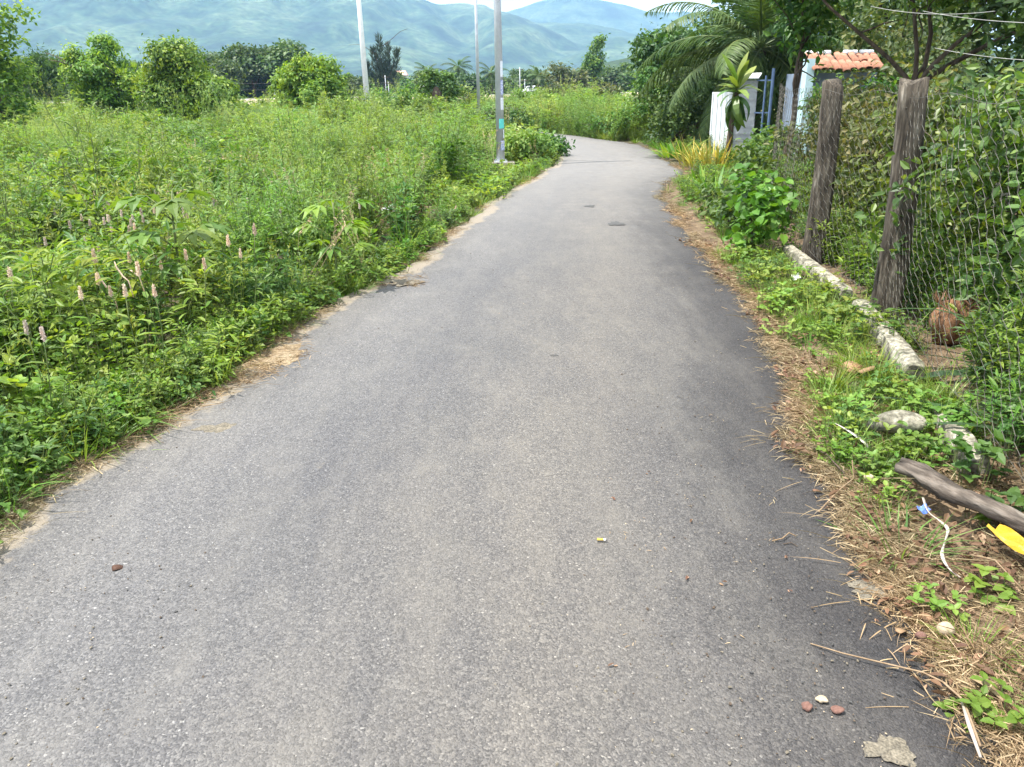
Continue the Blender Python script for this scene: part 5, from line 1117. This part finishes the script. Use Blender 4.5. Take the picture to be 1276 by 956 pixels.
# ================================================================== singled-out weeds of the field
def spike_weed(label, loc, h, group=None):
    t = thing('seed_spike_weed', label, 'weed', loc, rng.random() * 6, group); b = Buf(True); p = limb((0, 0, 0), (.04 * rng.normal(), .04 * rng.normal(), h), .08, 6); b.tube(p, [.004, .0025], 4); b.obj('stem', M['stem'], t)
    b = Buf(); top = p[-1]; m = 130; s = rng.random(m); a = rng.random(m) * 6.3; r = .0052 * (1.08 - s) ** .6
    P = np.column_stack([top[0] + r * np.cos(a), top[1] + r * np.sin(a), h - .015 + .065 * s]); D = nrm(np.column_stack([np.cos(a), np.sin(a), .5 + .8 * s])); b.leaves(T_DIA, P, D, rng.normal(size=(m, 3)), .012, .005, .2 + .8 * rng.random(m))
    b.tube([(top[0], top[1], h - .02), (top[0], top[1], h + .03), (top[0], top[1], h + .06)], [.0045, .004, .0012], 6, tone=.4); b.obj('seed_spike', [M['spike']], t)
    for k in range(7):
        q = p[1 + k % 4]; a = k * 2.4; D = np.array([[math.cos(a), math.sin(a), .35]]); bb = Buf(); bb.leaves(T_LANCE, [q], D, [UP], .11, .026, .5); bb.obj('leaf', [M['weed']], t)
    return t
sp_px = [(148, 322), (126, 343), (165, 357), (112, 358), (192, 320), (222, 317), (187, 402), (196, 390), (48, 463), (38, 396), (24, 352), (27, 332), (237, 330), (300, 360), (330, 380), (310, 330), (150, 345), (455, 300), (345, 258), (105, 335)]
protos_s = []
for i, (a, b_) in enumerate(sp_px):
    for h in np.arange(.58, .12, -.03):
        p = at(a, b_ - 6, h + .06)
        if p.x < xl(p.y) - .28: break
    if i < 4: protos_s.append(spike_weed('pale pinkish seed spike standing clear above the near weeds', (p.x, p.y, -.03), h + .03, 'pale seed spikes among the near weeds'))
    else: dup(protos_s[i % 4], (p.x, p.y, -.03), rng.random() * 6, .9 + .25 * rng.random())
for i in range(44):
    a = rng.normal(190, 75); b_ = 262 + (a - 190) * -.12 + rng.normal() * 16; p = at(a, b_, .55)
    dup(protos_s[i % 4], (p.x, p.y, -.03), rng.random() * 6, (1.05, 1.05, .5 / .58 * (1 + .1 * rng.random())), 'small pale pink seed spike in the drift across the middle of the field', 'drift of pale seed spikes in mid field')
for i, (a, b_, c, d_) in enumerate(((149, 322, 174, 345), (145, 333, 160, 350), (124, 346, 140, 364), (192, 318, 203, 326))):
    P = at(a, b_, .58); Q = at(c, d_, .5); R = Vector((Q.x + .05, Q.y + .02, -.03)); q = Buf(True); q.tube([Q.lerp(R, .2), Q, P.lerp(Q, .5) + Vector((0, 0, -.015)), P, P + Vector((-.005, 0, .035))], [.003, .0045, .0055, .006, .003], 6)
    tag(q.obj('pale_stalk', M['spike']), ['longest bare whitish stalk arching over the near weeds', 'second whitish stalk just below the longest one', 'short curved whitish stalk lowest of the pale stalks', 'small whitish hooked stalk beside the clear seed spikes'][i], 'stalk')
def lobed(label, px_, py_, h, n, Ln, mat, name='lobed_leaf_plant'):
    p = at(px_, py_, h); t = thing(name, label, 'plant', (p.x, p.y, -.03)); q = Buf(True); pts = limb((0, 0, 0), (.03, 0, h), .05, 6); q.tube(pts, [.012, .007], 5); 
    for k in range(n):
        a = k * 2.4; s = .45 + .55 * k / n; c = pts[min(5, int(s * 5))]; e = c + np.array([math.cos(a) * .2, math.sin(a) * .2, .08 + .1 * s]); q.tube([c, (c + e) / 2 + UP * .02, e], [.004, .003], 4)
        bb = Buf()
        for j in range(5): al = a + (j - 2) * .62; bb.leaves(T_LANCE, [e], [[math.cos(al), math.sin(al), -.15 - .1 * rng.random()]], [UP + rng.normal(size=3) * .15], Ln * (1 - .12 * abs(j - 2)), Ln * .32, .3 + .5 * rng.random(1))
        bb.obj('leaf', [M[mat]], t)
    q.obj('stem', M['stem'], t)
lobed('dark plant with hand-shaped leaves standing taller than the field weeds', 208, 232, 1.0, 13, .24, 'tree_mid')
lobed('bright yellow-green hand-leaved seedling in the weeds near the road', 410, 248, .75, 9, .2, 'lush')
bls = [(0, 0, .22, .2, .2, .24), (.1, .1, .32, .17, .16, .18)]
p = at(330, 408); tree('roadside_bush', 'compact dark bush leaning onto the asphalt among lighter grass', 'bush', (p.x - .03, p.y, -.02), bls, 1300, T_DIA, .07, .012, M['weed_dark'], r0=.01, spread=.05, up=.2)
p = at(455, 335); tree('roadside_bush', 'bright bushy weed at the asphalt edge before the thin grass', 'bush', (p.x - .25, p.y, -.02), [(0, 0, .25, .3, .35, .27), (-.25, .2, .3, .28, .3, .28)], 1200, T_OVAL, .055, .03, M['weed'], r0=.01, spread=.07, up=.6)

# ================================================================== litter and small things
p = at(484, 257, .25); q = Buf(True); q.lump((0, 0, 0), (.09, .09, .07), 3, .35, 4); tag(q.obj('plastic_bag', M['plastic_white'], None, (p.x, p.y, .2)), 'crumpled white plastic bag caught in brown stalks by the road', 'bag')
b = Buf(); P = np.column_stack([rng.normal(size=150) * .25, rng.normal(size=150) * .2, .12 + .2 * rng.random(150)]); b.leaves(T_LANCE, P, rand_dirs(150), rng.normal(size=(150, 3)), .16, .02); tag(b.obj('dead_stalks', [M['deadleaf']], None, (p.x - .1, p.y - .05, 0)), 'tangle of dead brown stalks around the white bag', 'dead plants', kind='stuff')
def curled_leaf(label, px_, py_, Ln, Wd, rz, mat='deadleaf', z=.012, droop=.9, name='dead_leaf', lift=.15, tone=.6):
    p = at(px_, py_, z); t_ = blade_t(droop, 7); v = t_[0].copy(); v[:, 2] += np.abs(v[:, 1]) * .5 * Wd / Ln
    b = Buf(True); b.leaves((v, t_[1]), [[0, 0, 0]], [[1, 0, lift]], [UP], Ln, Wd, np.array([tone])); o = b.obj(name, [M[mat]], None, (p.x, p.y, z)); o.rotation_euler = (.2 * rng.normal(), 0, rz)
    so_ = o.modifiers.new('solid', 'SOLIDIFY'); so_.thickness = .002
    return tag(o, label, 'leaf')
def vz(px_, py_):
    p = at(px_, py_, .03); return float(verge_z(np.array([p.x]), np.array([p.y]))[0]) + .012
curled_leaf('reddish curled dead leaf lying on the field edge of the asphalt', 523, 309, .22, .09, .3, z=.03)
curled_leaf('large boat-shaped dead leaf on the verge below the nearer post', 1056, 466, .24, .11, .75, z=vz(1056, 466) + .02, droop=1.3, lift=.5, tone=.75)
curled_leaf('small broken brown husk beside the boat-shaped leaf', 1082, 466, .13, .1, 1.6, z=vz(1082, 466) + .03, droop=1.2, tone=.8)
curled_leaf('pale pointed dry leaf tip sticking up from the trefoil creeper', 1082, 560, .19, .05, 2.35, 'spike', z=vz(1082, 560) + .03, droop=.2, lift=.55, tone=.7)
curled_leaf('tan dry blade lying flat at the straw edge near the pointed leaf', 1030, 492, .26, .035, -.15, 'straw', z=vz(1030, 492) + .01, droop=.4, lift=.05)
curled_leaf('brown curled leaf on asphalt close to the tan stone', 1118, 789, .055, .026, .5, z=.016, tone=.8)
curled_leaf('small reddish leaf lying on the dark asphalt strip', 1013, 612, .05, .018, .1, z=.012, tone=.45)
curled_leaf('dark crumpled leaf alone on the open asphalt', 140, 710, .055, .03, .5, 'deadleaf', z=.012, tone=.0)
curled_leaf('pale dry leaf strip lying in the straw near the corner', 1210, 845, .16, .03, -1.0, 'straw', z=vz(1210, 845) + .03)
curled_leaf('brown leaf in straw beside the round tan stone', 1160, 775, .08, .03, 2.0, z=vz(1160, 775) + .02)
def stone(label, px_, py_, r, mat, seed, z=0):
    p = at(px_, py_, z); q = Buf(True); q.lump((0, 0, 0), r, 3, .35, seed); tag(q.obj('stone', M[mat], None, (p.x, p.y, z + r[2] * .55)), label, 'stone')
stone('round tan stone in the straw at the asphalt edge', 1177, 787, (.025, .022, .02), 'stone', 1, .012)
stone('red-brown stone on the asphalt, first of the loose three', 1005, 882, (.015, .014, .01), 'redstone', 2, .012)
stone('tan pebble between two red-brown stones on the asphalt', 1024, 873, (.016, .012, .008), 'stone', 3, .012)
stone('dark red-brown stone closest to the straw of the loose three', 1043, 886, (.017, .013, .009), 'redstone', 4, .012)
stone('reddish pebble between the tan stone and the curled leaf', 1148, 795, (.018, .014, .012), 'redstone', 6, .012)
stone('broken pale concrete lump half buried in the verge', 1118, 532, (.13, .07, .05), 'concrete', 5, .06)
stone('dark flat pebble near the upper sandy road', 690, 444, (.03, .015, .006), 'tar', 9, .012)
stone('grey stone tucked under the fallen log', 1082, 596, (.02, .016, .014), 'stone', 12, .05)
def flat_patch(name, label, cat, px_, py_, a, b_, mat, seed, rz=0, z=.02, hgt=.006):
    p = at(px_, py_, 0); rr = np.random.default_rng(seed); n = 40; A = np.linspace(0, 2 * pi, n, endpoint=False); r = 1 + .18 * np.sin(A * 3 + seed) + .13 * np.sin(A * 7 + seed * 2) + .1 * rr.normal(size=n)
    V = [(0, 0, hgt)] + [(a * r[i] * .6 * math.cos(A[i]), b_ * r[i] * .6 * math.sin(A[i]), hgt * .8) for i in range(n)] + [(a * r[i] * math.cos(A[i]), b_ * r[i] * math.sin(A[i]), 0) for i in range(n)]
    f = [(0, 1 + i, 1 + (i + 1) % n) for i in range(n)]
    for i in range(n): j = (i + 1) % n; f += [(1 + i, 1 + n + i, 1 + n + j), (1 + i, 1 + n + j, 1 + j)]
    q = Buf(True); q.add(V, f); o = q.obj(name, M[mat], None, (p.x, p.y, z)); o.rotation_euler[2] = rz; return tag(o, label, cat)
flat_patch('manhole_patch', 'dark oval tar patch set in the pale upper road', 'patch', 768, 281, .10, .13, 'tar', 3, z=.024, hgt=.003)
flat_patch('manhole_patch', 'small dark tar patch just beyond the oval one', 'patch', 735, 259, .07, .1, 'tar', 5, z=.024, hgt=.003)
sp1 = flat_patch('sand_patch', 'large heap of tan chaff spread on the field edge of the asphalt', 'chaff', 345, 446, .17, .26, 'sand', 2, -.3, z=.004, hgt=.022)
flat_patch('sand_patch', 'thin smear of yellow sand on the road above the chaff heap', 'dust', 505, 354, .14, .12, 'dust', 7, 0, z=.016, hgt=.003)
flat_patch('sand_patch', 'pale sand stain at the broken asphalt edge beside the straw', 'dust', 1085, 738, .07, .05, 'dust', 8, 0, z=.008, hgt=.004)
flat_patch('sand_patch', 'pale sand stain at the very bottom of the asphalt', 'dust', 1108, 940, .06, .045, 'dust', 11, 0, z=.012, hgt=.002)
flat_patch('sand_patch', 'faint dusty spot on the asphalt by the narrow straw line', 'dust', 272, 536, .1, .06, 'dust', 12, .2, z=.012, hgt=.003)
def proto_grit(n, r, mat):
    b = Buf()
    for k in range(n): q = rng.normal(size=2) * r; sz = .0012 + .0026 * rng.random() ** 2.5; b.lump((q[0], q[1], sz * .5), (sz * (1 + rng.random()), sz, sz * .7), 1, .4, int(rng.integers(1e6)))
    return b.mesh('grit', [mat])
gr_ = [proto_grit(8, .14, M['stone']), proto_grit(12, .16, M['dust']), proto_grit(10, .14, M['tar']), proto_grit(9, .18, M['dust']), proto_grit(10, .15, M['bark'])]
gy_ = .9 * 9 ** rng.random(420); gt = rng.random(420) ** .7; gx_ = xl(gy_) + (xr(gy_) - xl(gy_)) * (.02 + .97 * gt); n = len(gy_)
scatter('loose_grit', np.column_stack([gx_, gy_, np.full(n, .012)]), rots(n, .0), scls(n, .7, 1.3), gr_, 'loose grit and crumbs strewn over the asphalt', 'grit')
lb = fringe(DRx, -1, 1.2, 9, 26, .05, 1.0); n = len(lb)
scatter('road_crumbs', np.column_stack([lb, np.full(n, .014)]), rots(n, .05), scls(n, .25, .5), [proto_litter(2, .05, .05), proto_straw(5, .08, .06, M['straw'])], 'scraps of straw and leaf blown onto the dark strip of asphalt', 'litter')
# cigarette end
p = at(750, 674, .02); t = thing('cigarette_butt', 'flattened cigarette end with yellow filter alone on the asphalt', 'cigarette', (p.x, p.y, .026), -.1)
q = Buf(True); q.tube([(-.018, 0, 0), (.006, 0, 0)], .0048, 8); q.obj('filter', M['filter'], t)
q = Buf(True); q.tube([(.006, 0, 0), (.015, 0, 0)], .0046, 8); q.obj('paper', M['paper'], t)
q = Buf(True); q.tube([(.015, 0, 0), (.0185, 0, 0)], [.0046, .003], 8); q.obj('burnt_tip', M['ash'], t)
# twigs
def twig_(label, pts, r, mat='straw', z=.012, name='twig'):
    P = [at(a, b_, z + (c if len(rest) else 0)) for a, b_, *rest in pts for c in [rest[0] if rest else 0]]; q = Buf(True); q.tube(P, r, 5, wob=.25); return tag(q.obj(name, M[mat]), label, 'twig')
M['twigwood'] = noise_mat('dry_twig', [(.3, (.14, .09, .05)), (.7, (.30, .22, .14))], 30, 5, .9, .3, .003)
twig_('long dry stalk stretching from straw across the asphalt', [(1010, 802), (1050, 814, .01), (1100, 826, .012), (1150, 838, .012), (1175, 850, .01), (1200, 872, .02), (1222, 930, .02)], [.0022, .003, .004], 'twigwood')
twig_('forked pale twig lying on the asphalt near the dark strip', [(962, 674), (975, 671, .006), (983, 664, .008), (992, 668, .004)], [.003, .002], 'twigwood')
twig_('short crooked twig just below the forked one', [(976, 678), (986, 676), (994, 681)], [.002, .0015], 'bark')
twig_('dark thin stick crossing from asphalt into the straw', [(968, 540), (1000, 552, .01), (1030, 566, .02), (1052, 590, .03)], [.003, .004], 'bark')
twig_('grey broken stick jutting upright from straw under the trefoil creeper', [(1020, 638), (1044, 612, .03), (1064, 596, .03), (1062, 574, .12)], [.003, .003], 'twigwood')
twig_('bent dry stem below the yellow wrapper', [(1210, 692, .03), (1240, 698, .05), (1262, 722, .04), (1274, 734, .03)], [.003, .003], 'twigwood')
twig_('flattened pale straw stalk near the corner of the verge', [(1198, 872, .02), (1208, 905, .02), (1222, 944, .015)], [.004, .006, .004], 'spike')
# fallen log
A = at(1118, 582, .1); B = at(1300, 664, .09); q = Buf(True); n = 14; LL = (B - A).length; P = [Vector((LL * i / (n - 1), .006 * math.sin(i * .8), .005 * math.sin(i))) for i in range(n)]
o = thing('fallen_log', 'split grey fence log lying across the verge', 'log', A); ax = (B - A)
q.tube(P, [.022, .034, .038, .034, .036, .03], 14, wob=.42); q.obj('log_body', M['logwood'], o); o.rotation_mode = 'QUATERNION'; o.rotation_quaternion = ax.to_track_quat('X', 'Z')
q = Buf(True); q.tube([p_ + Vector((.0, .022, .022)) for p_ in P[:7]], [.016, .024, .018, .008], 7, wob=.3); q.obj('split_ridge', M['logwood'], o)
# ribbon, wrappers
def ribbon(label, pts, w, mat, name, cat):
    P = [at(a, b_, z) for a, b_, z in pts]; n = 40; t_ = np.linspace(0, len(P) - 1, n); PA = np.array([tuple(p) for p in P]); pp = dense3(PA, n); tg = nrm(np.gradient(pp, axis=0)); V = []
    for i in range(n):
        tw_ = .5 * math.sin(i * .35); s = np.cross(tg[i], UP); s /= np.linalg.norm(s); d_ = s * math.cos(tw_) + UP * math.sin(tw_); ww = w * (.7 + .3 * math.sin(i * .5)); V += [pp[i] + d_ * ww, pp[i] - d_ * ww]
    f = []
    for i in range(n - 1): a = 2 * i; f += [(a, a + 1, a + 3), (a, a + 3, a + 2)]
    q = Buf(True); q.add(V, f); o = q.obj(name, M[mat]); so_ = o.modifiers.new('solid', 'SOLIDIFY'); so_.thickness = .0015; return tag(o, label, cat)
def dense3(P, n):
    k = len(P) - 1; t_ = np.linspace(0, k, n); i = np.minimum(t_.astype(int), k - 1); f = (t_ - i)[:, None]
    p0 = P[np.maximum(i - 1, 0)]; p1 = P[i]; p2 = P[i + 1]; p3 = P[np.minimum(i + 2, k)]
    return .5 * ((2 * p1) + (-p0 + p2) * f + (2 * p0 - 5 * p1 + 4 * p2 - p3) * f**2 + (-p0 + 3 * p1 - 3 * p2 + p3) * f**3)
ribbon('twisting white plastic strap snaking down the straw verge', [(1150, 620, .05), (1157, 638, .06), (1172, 650, .055), (1181, 660, .06), (1177, 676, .05), (1174, 692, .05), (1182, 708, .045), (1197, 720, .04)], .006, 'spike', 'plastic_strap', 'strap')
def crumple(label, corners, mat, name, seed, amp=.012):
    c = [at(a, b_, z) for a, b_, z in corners]; n = 9; V = []
    for i in range(n):
        for j in range(n):
            p = c[0].lerp(c[1], i / 8).lerp(c[3].lerp(c[2], i / 8), j / 8); p.z += amp * (math.sin(i * .75 + seed) + math.sin(j * .95 + i * .5 + seed) + .5 * math.sin(i * 1.9 - j * 1.3)) * .5; V.append(tuple(p))
    f = []
    for i in range(n - 1):
        for j in range(n - 1): a = i * n + j; f += [(a, a + 1, a + n + 1), (a, a + n + 1, a + n)]
    q = Buf(False); q.add(V, f); o = q.obj(name, M[mat]); so_ = o.modifiers.new('solid', 'SOLIDIFY'); so_.thickness = .001; return tag(o, label, 'wrapper')
crumple('bright yellow plastic wrapper half under leaves by the log', [(1228, 660, .07), (1246, 653, .09), (1300, 690, .08), (1284, 702, .05)], 'plastic_yellow', 'plastic_wrapper', 1, .018)
crumple('scrap of blue plastic beside the top of the white strap', [(1142, 632, .05), (1152, 628, .055), (1160, 636, .05), (1150, 641, .045)], 'plastic_blue', 'plastic_scrap', 2, .006)
crumple('scrap of white paper on the grass by the far beam end', [(986, 342, .05), (996, 340, .06), (998, 347, .05), (988, 349, .04)], 'plastic_white', 'paper_scrap', 3, .008)
# coconut husk pile
p = atY(1133, 428, 5.0); t = thing('coconut_husk', 'large brown fibrous coconut husk lying behind the wire', 'husk', (2.78, 4.75, .0)); q = Buf(True); q.lump((0, 0, .15), (.12, .11, .15), 3, .4, 3); q.obj('shell', M['husk'], t)
b = Buf(); m = 90; a = rng.random(m) * 6.3; b.leaves(T_DIA, np.column_stack([.1 * np.cos(a), .1 * np.sin(a), np.full(m, .26)]), nrm(np.column_stack([np.cos(a) * .6, np.sin(a) * .6, np.ones(m)]) + rng.normal(size=(m, 3)) * .4), rng.normal(size=(m, 3)), .09, .01); b.obj('fibres', [M['deadleaf']], t)
# singled-out grass tufts and trefoil creepers of the verge
tuft_me = [Buf, Buf]
tm = [proto_grass(.16, 150, .004, M['lush'], .1), proto_grass(.14, 130, .0045, M['lush'], .1)]
for i, (a, b_, s, lab) in enumerate(((1045, 528, 1.0, 'fresh green grass tuft beside the pointed dry leaf'), (1010, 425, 1.1, 'grass tuft on the verge below the farther post'), (948, 340, 1.5, 'wide grass tuft before the heart-leaved climber'), (955, 368, 1.4, 'yellowing grass tuft halfway along the straw band'), (1215, 805, .75, 'small grass tuft beyond the round tan stone'), (990, 395, 1.2, 'grass tuft between straw band and low creepers'), (925, 325, 1.5, 'grass tuft nearest the straw where the beam ends'))):
    p = at(a, b_, .02); o = link('grass_tuft', tm[i % 2], None, (p.x, p.y, float(verge_z(np.array([p.x]), np.array([p.y]))[0]) + .01)); o.scale = (s, s, s * 1.05); o.rotation_euler[2] = i * 1.3; tag(o, lab, 'grass')
def creeper_thing(lab, a, b_, r, n, size, mat='weed', T=T_OVAL, hmax=.14):
    p = at(a, b_, .05); k_ = .78 if p.y < 3.2 else .9; r *= k_; n = int(n * .62); size *= .9; hmax *= .8
    me = proto_creeper(r, n, size, M[mat], T, .03, hmax); o = link('creeper_plant', me, None, (p.x, p.y, float(verge_z(np.array([p.x]), np.array([p.y]))[0]))); o.rotation_euler[2] = rng.random() * 6; return tag(o, lab, 'creeper')
creeper_thing('trefoil creeper spreading over the verge past the concrete lump', 1120, 500, .18, 44, .038)
creeper_thing('trefoil creeper covering the upper end of the fallen log', 1095, 582, .1, 24, .042, T=T_HEART)
creeper_thing('trefoil creeper between the pointed leaf and the broken beam', 1160, 560, .16, 36, .038)
creeper_thing('creeper climbing the foot of the nearer post', 1095, 420, .2, 40, .055, 'weed_dark', T_HEART, .3)
creeper_thing('low creeper mat along the concrete beam between the posts', 1050, 392, .2, 40, .04, 'weed_dark')
creeper_thing('creeper mat on the verge near the boat-shaped leaf', 1030, 440, .14, 24, .035)
creeper_thing('tall leafy weed before the near beam stub', 1215, 585, .15, 36, .06, 'weed_dark', T_HEART, .26)
creeper_thing('small nettle-like weed beside the yellow wrapper', 1222, 630, .07, 12, .05, 'weed', T_HEART, .12)
creeper_thing('trefoil weed below the white strap', 1170, 742, .12, 30, .035, 'weed', T_OVAL, .1)
creeper_thing('leafy weed sprig under the bent dry stem', 1235, 728, .1, 20, .045, 'weed', T_HEART, .12)
creeper_thing('creeper shoot lying over the straw near the flattened stalk', 1215, 870, .1, 24, .032, 'weed', T_OVAL, .06)
creeper_thing('creeper patch in the very corner of the verge', 1262, 880, .13, 34, .04, 'weed', T_OVAL, .1)
creeper_thing('broad-leaved weed overhanging the yellow wrapper', 1256, 640, .12, 24, .06, 'weed_dark', T_HEART, .2)
creeper_thing('leafy weed pushing through the wire above the log', 1262, 560, .2, 46, .06, 'weed_dark', T_OVAL, .34)

# ================================================================== haze
hz = Buf(); hz.box((0, 2350, 329), (8400, 5900, 660)); m, nt, out = newmat('haze_air'); pv = nt.nodes.new('ShaderNodeVolumePrincipled')
pv.inputs['Color'].default_value = (.36, .64, 1.0, 1); pv.inputs['Density'].default_value = .00023; pv.inputs['Anisotropy'].default_value = .0
nt.links.new(pv.outputs[0], out.inputs['Volume']); tag(hz.obj('haze', m), 'thin bluish haze filling the valley air', 'haze', kind='stuff')
print('weeds', cnt, 'tris', sum(len(me.polygons) for me in bpy.data.meshes))
